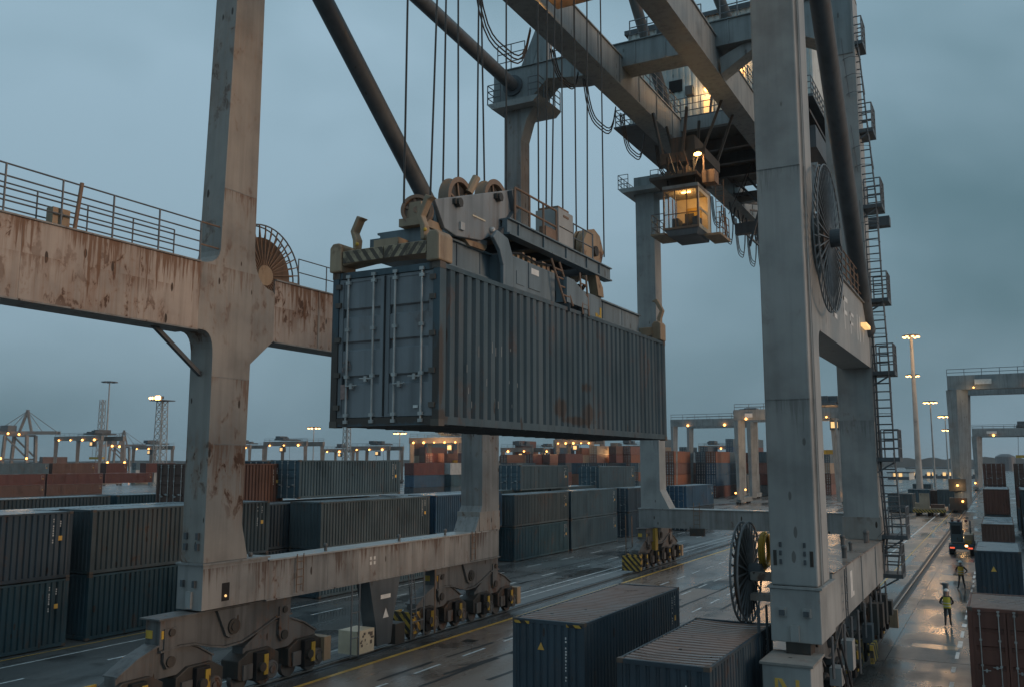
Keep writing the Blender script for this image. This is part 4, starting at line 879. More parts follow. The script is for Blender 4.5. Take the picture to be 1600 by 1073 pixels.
# --- tie-down bracket, cabinets and ladders between the left bogies
tb = cp(MB().prism([(31.0, 3.06), (33.2, 3.06), (32.7, 1.2), (32.6, .35), (31.6, .35), (31.5, 1.2)], 'X', -24.2, -23.5), 'tie_down_bracket', 'steel_dark')
MB().prism([(31.98, 1.45), (32.38, 1.45), (32.18, 1.85)], 'X', -23.498, -23.488).build('warning_triangle', 'white', tb); MB().box(-23.498, -23.488, 31.8, 32.5, 2.25, 2.42).build('marking', 'white', tb)
cp(MB().box(-24.1, -23.35, 32.7, 33.4, .25, 1.1), 'motor_box', 'grease')
cp(MB().box(-24.3, -23.35, 30.05, 31.2, .28, 1.2), 'control_box', 'cream'); m = MB()
for _ in range(14):
    y = random.uniform(30.1, 31.0); z = random.uniform(.35, 1.05); m.box(-23.349, -23.343 + .003 * random.random(), y, y + random.uniform(.04, .2), z, z + random.uniform(.03, .16))
cp(m, 'peeled_paint', 'casting')
for y in (29.6, 30.1, 33.8, 34.8, 35.7): cp(MB().tube((-23.3, y, .25), (-23.3, y, 3.1), .035, 6), 'guard_post', 'rusty_tube' if y > 35 else 'rail_tube')
ladder((-23.4, 34.3, .3), (-23.4, 33.9, 3.05), crane, w=.4, side=(0, 1, 0))
m = MB()
for z in (1.0, 2.0): m.tube((-23.3, 33.8, z), (-23.3, 34.8, z), .025, 6); m.tube((-23.3, 29.6, z), (-23.3, 30.1, z), .025, 6)
cp(m, 'guard_rail', 'rail_tube')

# ------------------------------------------------------------------ operator cab under the girders
M['darkc'] = paint('dark_carriage', (0.05, 0.047, 0.042), rust=.5, dirt=.6, seed=3.1)  # very dark brown for the carriage and its hangers
CY, CZ = 46.0, 20.55
cab = thing('operator_cab', 'warmly lit glass operator cab hanging under the girders', 'cab', (-14.4, CY, CZ))
x0, x1, y0, y1, z0, z1 = -15.35, -13.45, CY, CY + 2.35, CZ, CZ + 2.25
def kb(m, n, mat): return m.build(n, mat, cab)
kb(MB().prism([(x0, z0), (x1, z0), (x1 - .1, z0 - .38), (x0 + .25, z0 - .38)], 'Y', y0, y1), 'floor', 'steel_dark')
kb(MB().box(x0 - .05, x1 + .05, y0 - .08, y1 + .05, z1, z1 + .18), 'roof', 'steel_worn')
m = MB()
for x in (x0, x1): m.box(x - .04, x + .04, y0 - .04, y0 + .04, z0, z1); m.box(x - .04, x + .04, y1 - .04, y1 + .04, z0, z1)
m.box(x0 - .04, x1 + .04, y0 - .045, y0 + .045, z0 - .02, z0 + .1); m.box(x0 + .041, x1 - .041, y0 - .045, y0 + .045, z1 - .12, z1)
kb(m, 'window_frame', 'rusty_tube')
for k_ in (.34, .68): kb(MB().box(x0 + (x1 - x0) * k_ - .02, x0 + (x1 - x0) * k_ + .02, y0 - .03, y0 + .03, z0 + .1, z1 - .12), 'mullion', 'rusty_tube')
kb(MB().box(x0 + .04, x1 - .04, y0 - .035, y0 + .035, z0 + .82, z0 + .86), 'mullion', 'rusty_tube')
for k_ in (.8, 1.55): kb(MB().box(x0 - .03, x0 + .03, y0 + k_, y0 + k_ + .04, z0 + .1, z1 - .1), 'mullion', 'rusty_tube')
kb(MB().box(x0 + .04, x1 - .04, y0 - .01, y0 + .01, z0 + .1, z1 - .12), 'front_window', 'glass')
kb(MB().box(x0 - .01, x0 + .01, y0 + .05, y1 - .05, z0 + .1, z1 - .1), 'side_window', 'glass')
m = MB(); w = .012
m.box(x1 - .02, x1 + .02, y0 + .04, y1 - .04, z0, z0 + .22); m.box(x1 - .02, x1 + .02, y0 + .04, y1 - .04, z1 - .2, z1); m.box(x1 - .02, x1 + .02, y1 - .5, y1 - .04, z0 + .22, z1 - .2); m.box(x1 - .02, x1 + .02, y0 + .04, y0 + .22, z0 + .22, z1 - .2); m.box(x1 - .02, x1 + .02, y0 + .22, y1 - .5, z0 + 1.05, z0 + 1.15)
kb(m, 'side_panel', 'cream'); kb(MB().box(x1 - .008, x1 + .008, y0 + .22, y1 - .5, z0 + .22, z1 - .2), 'side_window', 'glass')
kb(MB().box(x0, x1, y1 - .06, y1 - .02, z0, z1), 'back_wall', 'cream')
m = MB(); m.box(-14.6, -14.1, y0 + .9, y0 + 1.4, z0 + .35, z0 + .5); m.box(-14.6, -14.1, y0 + 1.35, y0 + 1.48, z0 + .5, z0 + 1.15); kb(m, 'seat', 'rubber')
kb(MB().box(-15.1, -14.75, y0 + .6, y0 + 1.4, z0 + .1, z0 + .75).box(-13.95, -13.65, y0 + .6, y0 + 1.4, z0 + .1, z0 + .75), 'console', 'steel_dark')
kb(MB().box(-14.5, -14.0, y0 + .5, y0 + .62, z1 - .14, z1 - .08), 'ceiling_lamp', 'lampw'); kb(MB().box(-14.8, -13.9, y1 - .1, y1 - .061, z0 + .95, z0 + 1.7), 'notice_board', 'yellow')
kb(MB().box(x0 - .9, x0 - .06, y0 + .3, y1, z0 - .15, z0 - .05), 'balcony', 'mud'); railing([(x0 - .1, y0 + .35, z0 - .05), (x0 - .85, y0 + .35, z0 - .05), (x0 - .85, y1, z0 - .05)], cab, h=1.1, step=.8, r=.025)
kb(MB().box(x1 + .06, x1 + .95, y0 + .9, y1 + .6, z0 - .35, z0 - .22), 'balcony', 'mud'); railing([(x1 + .9, y0 + .95, z0 - .22), (x1 + .9, y1 + .55, z0 - .22)], cab, h=1.15, step=.6, r=.025, mat='rusty_tube'); ladder((x1 + .55, y1 + .1, z0 - .2), (x1 + .55, y1 + .1, z1 + .9), cab, w=.45, mat='rusty_tube')
kb(MB().box(x0 - .7, x1 + .1, y0 - .3, y1 + .3, z1 + .55, z1 + .72), 'top_deck', 'grease')
m = MB()
for x in (x0 + .2, x1 - .2):
    for y in (y0 + .2, y1 - .2): m.box(x - .05, x + .05, y - .05, y + .05, z1 + .18, 24.72)
kb(m, 'hanger', 'black')
kb(MB().box(-15.9, -13.3, 47.2, 50.2, 24.7, 25.3), 'carriage', 'darkc'); kb(MB().box(-15.4, -14.0, 47.6, 49.6, 25.302, 26.3), 'carriage', 'darkc')
for i in range(6): kb(MB().bar((-15.8 + (i % 3) * 1.2, 47.3 + (i // 3) * 2.7, 25.3), (-16.4 + (i % 3) * 2.0, 47.6 + (i // 3) * 2.4, 28.0), .14), 'carriage_hanger', 'darkc')
m = MB()
for i in range(16): p = Vector((random.uniform(x0 - .3, x1), random.uniform(y0, y1), z1 + .74)); m.tube(p, p + Vector((random.uniform(-.5, .5), random.uniform(-.4, .4), random.uniform(.5, 1.6))), .035, 5)
kb(m, 'hydraulic_hose', 'grease')
m = MB()
for i in range(7): a = random.uniform(x0, x1 - .4); m.box(a, a + random.uniform(.2, .5), y0 + random.uniform(0, .4), y0 + 1.2, z1 + .73, z1 + random.uniform(.9, 1.5))
kb(m, 'machinery_box', 'grease')
kb(MB().tube((x1 + .3, y0 + .3, z1 + .7), (x1 + .3, y0 + .3, z1 + 1.75), .05, 6).bar((x1 + .3, y0 + .3, z1 + 1.7), (x1 + .1, y0 - .05, z1 + 1.9), .06), 'lamp_post', 'rusty_tube')
kb(MB().sphere((x1 + .1, y0 - .1, z1 + 1.72), .15, 10, 6, (1.5, 1, .7)), 'flood_lamp', 'lampw')
kb(MB().box(x1 + .1, x1 + .8, y0 + .6, y0 + 1.4, z1 + .3, z1 + 1.0), 'transformer_box', 'rusty_tube')
def lampl(loc, e, r=.15, col=(1.0, .62, .28), name='lamp_light'):
    d = bpy.data.lights.new(name, 'POINT'); d.energy = e; d.shadow_soft_size = r; d.color = col
    o = bpy.data.objects.new(name, d); COL.objects.link(o); o.location = loc; return o
lampl((-14.3, CY + .7, z1 - .35), 75, .2, (1, .52, .14)).parent = None
lampl((x1 + .1, CY - .3, z1 + 1.6), 100, .15); lampl((-15.5, 55.4, 32.2), 50, .15); lampl((-13.3, 55.4, 33.5), 30, .15); lampl((-11.1, 55.3, 34.6), 25, .15)

# ------------------------------------------------------------------ hoisted container, spreader, headblock, ropes, trolley
HX0, HX1, HY0, HZ = -10.85, -8.45, 13.0, 8.63
hero = container(HX1, HY0, HZ, 12.15, 2.89, 'hero', 'blue grey high container hoisted under the spreader, door end near', Wd=2.4, mk=False, group=None, pitch=.30)
def hb(m, n, mat, par=None): return m.build(n, mat, par or hero)
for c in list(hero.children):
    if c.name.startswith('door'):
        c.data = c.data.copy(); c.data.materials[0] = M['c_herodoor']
y = HY0 + .03
hb(MB().box(-9.0, -8.9, y - .012, y - .004, 8.95, 9.0), 'label_plate', 'white'); hb(MB().box(-10.62, -10.45, y - .012, y - .004, 9.15, 9.42), 'label_plate', plain('faded_sticker', (0.30, 0.20, 0.18), vary=.4, sc=9))
m = MB()
for i in range(26):
    a = random.uniform(-10.6, -10.42); b = random.uniform(9.62, 9.85); m.box(a, a + .03, y - .012, y - .006 + .002 * random.random(), b, b + .03)
hb(m, 'faded_sticker', plain('sticker_remains', (0.24, 0.19, 0.18)))
hb(MB().box(-9.665, -9.635, y - .02, y + .02, 8.83, 11.36), 'door_gasket', 'gasket')
for x in (-10.70, -8.60):
    m = MB()
    for z in (8.95, 9.55, 10.2, 10.85, 11.2): m.box(x - .06, x + .06, HY0 - .02, HY0 + .03, z, z + .09)
    hb(m, 'hinge', 'casting')
m = MB()
for k in range(20): yy = HY0 + .4 + k * .6; m.box(HX0 + .1, HX1 - .1, yy, yy + .07, HZ + .015, HZ + .095)
hb(m, 'floor_cross_member', 'steel_dark')
rs = random.Random(3)
m = MB()
for k in range(14): yy = HY0 + rs.uniform(.3, 3.0); zz = rs.uniform(8.95, 10.2); m.box(HX1 - .011, HX1 - .0095, yy, yy + rs.uniform(.006, .015), zz, zz + rs.uniform(.03, .22))
hb(m, 'scratch', 'rod')

sp = thing('spreader', 'mud caked telescopic spreader with striped end beam clamped on the hoisted container', 'spreader', (-9.65, 19, 11.5))
def sb(m, n, mat='spread', par=None, **k): return m.build(n, mat, par or sp, **k)
for ye, near in ((HY0 - .05, True), (HY0 + 11.75, False)):
    sb(MB().prism([(-10.6, 11.92), (-8.7, 11.92), (-8.7, 11.66), (-9.2, 11.69), (-9.65, 11.70), (-10.1, 11.69), (-10.6, 11.64)], 'Y', ye + .02, ye + .42), 'end_beam', 'mud', bevel=.015)
    for x in (-10.75, -8.57):
        sb(MB().prism([(x - .14, 11.525), (x + .14, 11.525), (x + .14, 12.0), (x + .07, 12.08), (x - .07, 12.08), (x - .14, 12.0)], 'Y', ye - .02, ye + .44), 'corner_housing', 'mud', bevel=.03)
    if near:
        sb(MB().box(-10.58, -9.66, ye - .002, ye + .018, 11.68, 11.90), 'stripe_plate', 'mudhaz'); sb(MB().box(-9.64, -8.72, ye - .002, ye + .018, 11.68, 11.90), 'stripe_plate', 'mudhaz2')
        sb(MB().prism([(-10.3, 11.92), (-10.3, 12.2), (-10.0, 12.2), (-9.98, 12.08), (-9.35, 12.08), (-9.3, 12.34), (-9.05, 12.34), (-9.0, 11.92)], 'Y', ye + .44, ye + .62), 'saddle_plate', 'spread')
        sb(MB().prism([(-9.95, 11.93), (-9.95, 12.07), (-9.4, 12.07), (-9.4, 11.93)], 'Y', ye + .1, ye + .44), 'saddle_plate', 'mud')
def flipper(x, yb, dy, hgt, lean):
    z = 11.95; pts = [(0, 0), (.10, 0), (.13, .22), (.02, .38), (.20, .62), (.34, .66), (.12, .72), (-.12, .40), (-.02, .2)]
    m = MB(); m.prism([(x + lean * a, z + b * hgt) for a, b in pts], 'Y', yb, yb + dy); o = sb(m, 'guide_flipper', 'mud', bevel=.02); return o
flipper(-10.44, HY0 + .05, .20, .9, .62); flipper(-8.88, HY0 + .0, .16, 1.15, .75); flipper(-8.5, HY0 + 11.9, .16, 1.15, -.8); flipper(-10.7, HY0 + 11.9, .16, 1.1, -.8)
sb(MB().sphere((-10.33, HY0 + .04, 12.04), .035), 'warm_tinted_bolt', 'yellow'); sb(MB().sphere((-8.78, HY0 + .0, 12.12), .035), 'warm_tinted_bolt', 'yellow')  # small bolts, coloured yellow to stand for warm lamplight on them
for a, b in ((HY0 + .37, 16.3), (20.9, HY0 + 11.8)):
    sb(MB().box(-10.05, -9.12, a, b, 11.78, 12.26), 'telescopic_beam', 'spread'); sb(MB().box(-10.12, -9.05, a + .01, b, 12.262, 12.30), 'beam_flange', 'spread'); sb(MB().box(-10.12, -9.05, a + .01, b, 11.74, 11.778), 'beam_flange', 'spread')
for yy in (14.6, 15.5, 22.0, 23.4): sb(MB().box(-9.12, -9.10, yy, yy + .04, 11.79, 12.25), 'weld_rib', 'spread')
sb(MB().box(-10.55, -8.72, 15.9, 18.25, 11.60, 12.30), 'centre_box', 'spread', bevel=.03); sb(MB().box(-10.5, -8.78, 18.26, 21.15, 11.58, 12.20), 'centre_box', 'spread', bevel=.03)
sb(MB().prism([(15.75, 11.55), (16.15, 11.55), (16.15, 12.28), (15.95, 12.6), (15.5, 12.68), (15.32, 12.5), (15.6, 12.28), (15.75, 12.0)], 'X', -8.78, -8.69), 'hook_plate', 'spread', bevel=.02)
sb(MB().prism([(15.75, 11.55), (16.15, 11.55), (16.15, 12.2), (16.0, 12.5), (15.65, 12.68), (15.1, 12.72), (14.95, 12.3), (15.35, 12.28), (15.55, 12.4), (15.72, 12.2)], 'X', -10.6, -10.3), 'hook_plate', 'spread')
sb(MB().box(-8.722, -8.70, 16.9, 17.45, 11.72, 12.28), 'cabinet_door', 'spread'); sb(MB().box(-8.70, -8.692, 17.0, 17.36, 12.05, 12.18), 'name_plate', 'white'); sb(MB().box(-8.722, -8.705, 16.35, 16.7, 11.72, 12.0), 'cabinet_door', 'spread'); sb(MB().box(-8.782, -8.765, 19.9, 20.3, 11.75, 11.95), 'cabinet_door', 'spread')
m = MB(); m.box(-8.78, -8.772, 20.72, 20.85, 11.66, 11.75); m.box(-8.78, -8.772, 20.88, 21.1, 11.66, 11.72); m.box(-8.78, -8.772, 21.0, 21.1, 11.72, 11.92); sb(m, 'marking', 'yellow')
sb(MB().prism([(18.3, 11.62), (19.5, 11.62), (19.5, 11.9), (18.7, 12.2), (18.3, 12.2)], 'X', -8.78, -8.45), 'motor_guard', 'spread')
for yy in (18.35, 19.15): sb(MB().box(-8.75, -8.4, yy, yy + .02, 11.4, 11.6), 'bracket', 'steel_dark')
ladder((-8.42, 18.35, 11.55), (-8.62, 18.05, 12.55), sp, w=.42, side=(0, 1, 0), mat='rusty_tube', step=.2, r=.025); ladder((-8.42, 19.3, 11.45), (-8.6, 19.55, 12.5), sp, w=.36, side=(0, 1, 0), mat='rusty_tube', step=.22, r=.025)
m = MB()
for k in range(7):
    a = Vector((-8.8 - .12 * k, 16.2 + .1 * k, 12.35)); m.path([a, a + Vector((0, .5, .1 + .04 * k)), a + Vector((0, 1.2, .05)), a + Vector((0, 2.0, .12))], .022, 5)
sb(m, 'hydraulic_hose', 'rubber'); m = MB()
for k in range(9): yy = 16.4 + .24 * k; m.box(-9.6, -8.85, yy, yy + random.uniform(.08, .2), 12.3, 12.35 + random.uniform(.04, .2))
sb(m, 'valve_block', 'mud')
m = MB()
for k in range(8): a = random.uniform(18.9, 20.6); m.path([(-8.9, a, 12.2), (-8.9 + random.uniform(-.2, .1), a + .1, 12.42), (-9.1, a + .3, 12.25)], .02, 5)
sb(m, 'hydraulic_hose', 'rubber')
sb(MB().prism([(20.8, 12.2), (21.15, 12.2), (21.1, 12.45), (20.75, 12.75), (20.6, 12.75)], 'X', -8.95, -8.72), 'hook_plate', 'mud'); sb(MB().prism([(20.8, 12.2), (21.15, 12.2), (21.1, 12.45), (20.75, 12.75), (20.6, 12.75)], 'X', -10.5, -10.3), 'hook_plate', 'mud')

hd = thing('headblock', 'grey headblock with four rope sheaves sitting on the spreader', 'headblock', (-9.65, 17, 12.7))
def db(m, n, mat='spread', par=None, **k): return m.build(n, mat, par or hd, **k)
pl = [(13.5, 12.83), (16.42, 13.80), (16.50, 13.36), (15.75, 12.66), (15.2, 12.42), (14.25, 12.30), (13.85, 12.36)]
M['hbsteel'] = paint('headblock_steel', (0.235, 0.26, 0.275), rust=.65, dirt=.7, seed=31)
db(MB().prism(pl, 'X', -8.99, -8.91), 'side_plate', 'hbsteel', bevel=.015); db(MB().prism([(14.9, 13.25)] + pl[1:5], 'X', -9.94, -9.86), 'side_plate', 'hbsteel', bevel=.015)
db(MB().prism([(16.30, 13.74), (16.55, 13.86), (16.62, 13.40), (15.90, 12.64), (15.7, 12.62), (16.45, 13.34)], 'X', -9.0, -8.80), 'edge_flange', 'steel_dark')
db(MB().box(-9.85, -9.0, 14.4, 15.6, 12.36, 12.5), 'base_plate', 'hbsteel')
db(MB().prism([(14.7, 12.36), (15.6, 12.40), (15.5, 12.28), (14.9, 12.26)], 'X', -9.2, -8.99), 'underside_box', 'mud')
db(MB().box(-8.91, -8.895, 14.85, 15.35, 12.84, 12.87), 'slot', 'cream')
for yy, zz in ((14.25, 12.95), (15.85, 13.48)):
    db(MB().cyl((-8.87, yy, zz), .09, .14, 'X', 12).box(-8.91, -8.84, yy - .14, yy + .14, zz - .05, zz + .05), 'axle_keeper', 'grease')
db(MB().box(-8.91, -8.86, 14.35, 14.5, 12.45, 12.6).sphere((-8.88, 15.6, 12.72), .07), 'fitting', 'rod')
def sheave(c, r, ax, w=.16, mat='sheave'):
    ax = Vector(ax).normalized(); c = Vector(c); m = MB()
    prof = [(r * .80, .5), (r, .5), (r, .42), (r * .90, .10), (r * .90, -.10), (r, -.42), (r, -.5), (r * .80, -.5), (r * .76, -.2), (r * .76, .2)]
    u = ax.cross(Vector((0, 0, 1))).normalized(); v = u.cross(ax); n = 40; vs = []; fs = []; k = len(prof)
    for i in range(n):
        t = 2 * math.pi * i / n; d = u * math.cos(t) + v * math.sin(t)
        for q, h in prof: vs.append(c + d * q + ax * (h * w))
    for i in range(n):
        for j in range(k): fs.append((i * k + j, ((i + 1) % n) * k + j, ((i + 1) % n) * k + (j + 1) % k, i * k + (j + 1) % k))
    m.add(vs, fs); o = db(m, 'sheave', mat, smooth=True)
    MB().tube(c - ax * (w * .12), c + ax * (w * .12), r * .78, 32).build('sheave_web', 'grease' if r > .4 else mat, o); MB().tube(c - ax * (w * .8), c + ax * (w * .8), r * .2, 16).build('sheave_hub', mat, o, smooth=True)
    for i in range(6):
        t = i * math.pi / 3 + .3; d = u * math.cos(t) + v * math.sin(t)
        MB().bar(c + d * r * .2, c + d * r * .78, .045, w * .6, ax).build('sheave_spoke', mat, o)
    return o
sheave((-9.2, 13.36, 12.60), .30, (.45, -.9, 0), .16); sheave((-9.4, 15.06, 13.22), .52, (1, 0, 0), .24); sheave((-9.4, 16.5, 13.55), .55, (1, 0, 0), .26)
db(MB().prism([(-9.38, 12.42), (-9.02, 12.42), (-9.05, 12.75), (-9.3, 12.75)], 'Y', 13.25, 13.5), 'sheave_bracket', 'mud'); db(MB().box(-9.5, -9.0, 13.2, 13.9, 12.3, 12.45), 'bracket_foot', 'mud')
db(MB().tube((-9.3, 15.35, 13.5), (-9.2, 15.5, 13.86), .09, 10), 'rope_socket', 'mud')
for x in (-8.78, -10.5):
    db(MB().box(x - .06, x + .06, 15.95, 21.6, 12.74, 13.02), 'side_beam', 'spread'); db(MB().box(x - .12, x + .12, 15.95, 21.6, 13.022, 13.05), 'beam_flange', 'spread'); db(MB().box(x - .12, x + .12, 15.95, 21.6, 12.70, 12.738), 'beam_flange', 'spread')
for yy in (16.4, 17.6, 18.8, 20.0, 20.8): db(MB().box(-10.44, -8.84, yy, yy + .1, 12.78, 12.98), 'cross_tie', 'steel_dark'); db(MB().box(-8.72, -8.68, yy, yy + .05, 12.75, 13.0), 'rib', 'spread')
db(MB().box(-10.4, -8.9, 16.0, 20.6, 12.985, 13.01), 'deck', 'mud')
railing([(-8.78, 16.4, 13.05), (-8.78, 18.45, 13.05)], hd, h=.78, step=.7, rails=2, r=.024, mat='rusty_tube'); railing([(-8.78, 19.4, 13.05), (-8.78, 20.6, 13.05)], hd, h=.7, step=.6, rails=2, r=.018); railing([(-10.4, 16.6, 13.05), (-10.4, 19.6, 13.05)], hd, h=.85, step=.7, rails=3, r=.022)
c = db(MB().box(-9.35, -8.74, 18.5, 19.32, 13.03, 13.92), 'control_cabinet', 'steel', bevel=.015)
MB().box(-9.3, -8.80, 18.6, 19.2, 13.92, 14.0).build('cabinet_lid', 'rusty_tube', c); MB().box(-8.735, -8.728, 18.52, 19.3, 13.47, 13.485).build('cabinet_seam', 'black', c); MB().box(-8.735, -8.728, 18.75, 19.05, 13.75, 13.8).build('cabinet_marking', 'rose_ink' if 'rose_ink' in M else 'rusty_tube', c)
db(MB().box(-8.95, -8.78, 17.9, 18.45, 13.05, 13.35), 'terminal_box', 'rusty_tube')
sheave((-9.4, 21.75, 13.6), .60, (1, 0, 0), .2, 'mud')
for x in (-9.25, -9.58): db(MB().prism([(20.9, 13.0), (21.05, 13.75), (21.35, 14.1), (21.75, 14.22), (22.15, 14.1), (22.4, 13.7), (22.2, 13.3), (21.4, 12.72), (20.9, 12.72)], 'X', x - .025, x + .025), 'cheek_plate', 'mud')
db(MB().cyl((-9.2, 21.75, 13.6), .14, .1, 'X', 14), 'axle', 'grease')
m = MB()
for k in range(14): p = Vector((-9.15, random.uniform(20.6, 21.3), random.uniform(13.02, 13.2))); m.sphere(p, random.uniform(.03, .08), 6, 4)
db(m, 'grease_clump', 'mud')

GR = 'hoist ropes between trolley and headblock'
RP = [((637, 0), (631, 318), -9.2), ((683, 0), (672, 318), -9.2), ((697, 0), (692, 300), -9.65), ((716, 0), (716, 290), -9.6), ((748, 0), (745, 295), -9.65), ((752, 0), (757, 290), -9.65), ((791, 0), (791, 300), -9.6), ((840, 0), (842, 398), -9.6), ((855, 0), (853, 400), -9.6), ((867, 0), (861, 402), -9.6), ((877, 0), (880, 405), -9.6), ((897, 0), (901, 412), -9.6), ((917, 0), (918, 412), -9.4), ((938, 0), (944, 402), -9.45)]
wh = ['leftmost hoist rope, at the tilted sheave', 'second hoist rope from left, right edge of the tilted sheave', 'third hoist rope from left', 'fourth hoist rope, over the first plate sheave', 'fifth hoist rope from left, beside a close neighbour', 'sixth hoist rope, leaning, over the second plate sheave', 'seventh hoist rope, in front of the second left leg', 'hoist rope just right of the second left leg', 'hoist rope ninth from left over the railing', 'hoist rope tenth from left, leaning left', 'hoist rope behind the control cabinet', 'hoist rope just right of the control cabinet', 'hoist rope left on the rear yellowish sheave', 'rightmost hoist rope at the rear yellowish sheave']
for (a, b, X), w in zip(RP, wh):
    p, q = onX(*a, X), onX(*b, X); d = (p - q) / (p.z - q.z); top = q + d * (28.4 - q.z)
    tag(MB().tube(q, top, .02, 6).build('hoist_rope', 'rope'), w, 'rope', GR)
tr = thing('trolley', 'hoist trolley with warmly lit underside at the top picture edge', 'trolley', (-13, 22, 28.3))
MB().box(-16.4, -12.6, 10, 34.7, 28.35, 28.8).build('frame', 'mud', tr); MB().box(-12.6, -8.3, 11, 24.5, 28.45, 28.8).build('outrigger', 'mud', tr); MB().box(-15.8, -13.0, 12, 30, 28.75, 31).build('winch_house', 'steel', tr)
for yy in (12, 32.5):
    for x in (-16.62, -12.73): MB().cyl((x, yy, 28.42), .26, .14, 'X', 18).build('wheel', 'grease', tr, smooth=True)
for yy in (16, 32.6): MB().sphere((-15.6, yy, 28.24), .12, 10, 6).build('flood_lamp', 'lamp', tr); lampl((-15.6, yy, 28.12), 260, .12, (1, .5, .16))
lampl((-10.2, 19.5, 28.3), 420, .15, (1, .6, .25)); MB().sphere((-10.2, 19.5, 28.4), .1, 10, 6).build('flood_lamp', 'lamp', tr)

# ------------------------------------------------------------------ the terminal beyond
def fbox(L, Wd, H, col):
    k = ('far', L, Wd, H, col)
    if k in CACHE: return CACHE[k]
    hx, hy = Wd / 2, L / 2; m = MB(); 
    for s in (-1, 1):
        wall(m, wave(L - .3, .6, .06), lambda u, d, z, s=s: (s * (hx - .01 - d), -hy + .15 + u, z), .12, H - .1); wall(m, wave(Wd - .3, .5, .06), lambda u, d, z, s=s: (-hx + .15 + u, s * (hy - .02 - d), z), .12, H - .1)
        m.box(s * hx - .08 - s * .08, s * hx + .08 - s * .08, -hy, hy, 0, .15); m.box(s * hx - .08 - s * .08, s * hx + .08 - s * .08, -hy, hy, H - .13, H)
        for t in (-1, 1): m.box(s * hx - .09 - s * .09, s * hx + .09 - s * .09, t * hy - .09 - t * .089, t * hy + .09 - t * .089, .15, H - .13)
        m.box(-hx + .17, hx - .17, s * hy - .07 - s * .072, s * hy + .07 - s * .072, H - .14, H - .005)
    m.box(-hx + .1, hx - .1, -hy + .1, hy - .1, .1, H - .05)
    me = m.mesh('shipping_container', 'c_' + col); CACHE[k] = me; return me
def fdoor(L, Wd, H):
    k = ('fd', L, Wd, H)
    if k in CACHE: return CACHE[k]
    m = MB(); y = -L / 2 - .03
    for f in (.16, .36, .64, .84): x = -Wd / 2 + Wd * f; m.box(x - .03, x + .03, y - .03, y + .02, .1, H - .1)
    for f in (.16, .36, .64, .84):
        for z in (.25, H * .35, H * .55, H * .78): x = -Wd / 2 + Wd * f; m.box(x - .12, x + .12, y - .035, y + .02, z - .05, z + .05)
    me = m.mesh('door_gear', 'rod'); CACHE[k] = me; return me
FAR = 1.24
ORD = ('bottom', 'second', 'third', 'fourth', 'fifth', 'sixth')
NTH = ('first', 'second', 'third', 'fourth', 'fifth', 'sixth', 'seventh', 'eighth', 'ninth', 'tenth', 'eleventh', 'twelfth', 'thirteenth', 'fourteenth', 'fifteenth', 'sixteenth')
WORD = {'navy': 'navy', 'slate': 'slate grey', 'teal': 'dark teal', 'grey': 'grey', 'blue': 'blue', 'maroon': 'maroon', 'brown': 'brown', 'orange': 'orange', 'white': 'white', 'tan': 'tan', 'rose': 'faded red', 'yellow': 'yellow'}
def fstack(zone, i, u, Y, tiers, L=12.2, H=2.62, door=True, z0=.02):
    """stack whose near left corner lies on column u at distance Y"""
    Y = Y * FAR; d = sight(u, 740); x = d.x * Y / d.y + 1.22
    for k, c in enumerate(tiers):
        if c is None: continue
        o = link('shipping_container', fbox(L, 2.44, H, c), None, (x + random.uniform(-.06, .06), Y + L / 2 + random.uniform(-.1, .1), z0 + k * (H + .02)))
        tag(o, '%s container, %s tier, %s stack in the %s' % (WORD[c], ORD[k], NTH[i], zone), 'container', 'containers stacked in the far yard')
        if door: link('door_gear', fdoor(L, 2.44, H), o)
Z = 'yard block left of the right leg'
for i, (u, Y, t, dr) in enumerate((
    (1012, 165, ('blue', 'navy', 'orange', 'orange'), False), (1037, 158, ('blue', 'orange', 'rose', 'orange'), True), (1056, 172, ('tan', 'rose', 'orange'), False), (1073, 180, ('white', 'grey', 'navy', 'white'), False),
    (1087, 168, ('grey', 'navy', 'navy', 'slate'), True), (1103, 166, ('maroon', 'blue', 'blue', 'orange'), True), (1122, 176, ('brown', 'navy', 'navy', 'slate'), True), (1141, 184, ('navy', 'tan', 'orange', 'rose'), False),
    (1150, 162, ('grey', 'grey'), True), (1163, 190, ('brown', 'tan', 'orange', 'brown'), False), (1184, 176, ('grey', 'maroon', 'rose', 'slate'), False), (1208, 185, ('brown', 'rose', 'slate'), True), (1282, 190, ('rose', 'brown', 'tan', 'slate'), True), (1298, 200, ('grey', 'tan', 'brown', 'slate'), True), (1315, 205, ('navy', 'orange', 'grey'), True))): fstack(Z, i, u, Y, t, door=dr)
Z = 'yard block under the hoisted container'
for i, (u, Y, t, dr) in enumerate((
    (795, 185, ('navy', 'navy', 'slate', None), True), (822, 195, ('rose', 'brown', 'maroon', 'maroon'), True), (848, 200, ('maroon', 'rose', 'brown', 'rose'), False), (872, 190, ('brown', 'maroon', 'navy', 'maroon'), False), (893, 160, ('slate', 'orange', 'navy'), False), (908, 158, ('slate', 'rose', 'navy', None), True), (922, 210, ('rose', 'maroon', 'navy', 'rose', 'tan'), True),
    (934, 158, ('navy', 'rose', 'navy'), True), (952, 215, ('navy', 'brown', 'slate', 'maroon', 'brown'), False), (975, 220, ('rose', 'maroon', 'rose', 'orange', 'rose'), True), (900, 235, ('maroon', 'brown', 'rose', 'brown', 'orange'), False), (985, 200, ('slate', 'orange', 'slate'), True), (860, 240, ('rose', 'brown', 'brown', 'rose', 'maroon'), False), (782, 205, ('slate', 'navy', 'navy', 'brown'), True))): fstack(Z, i, u, Y, t, door=dr)
Z = 'yard block between the left legs'
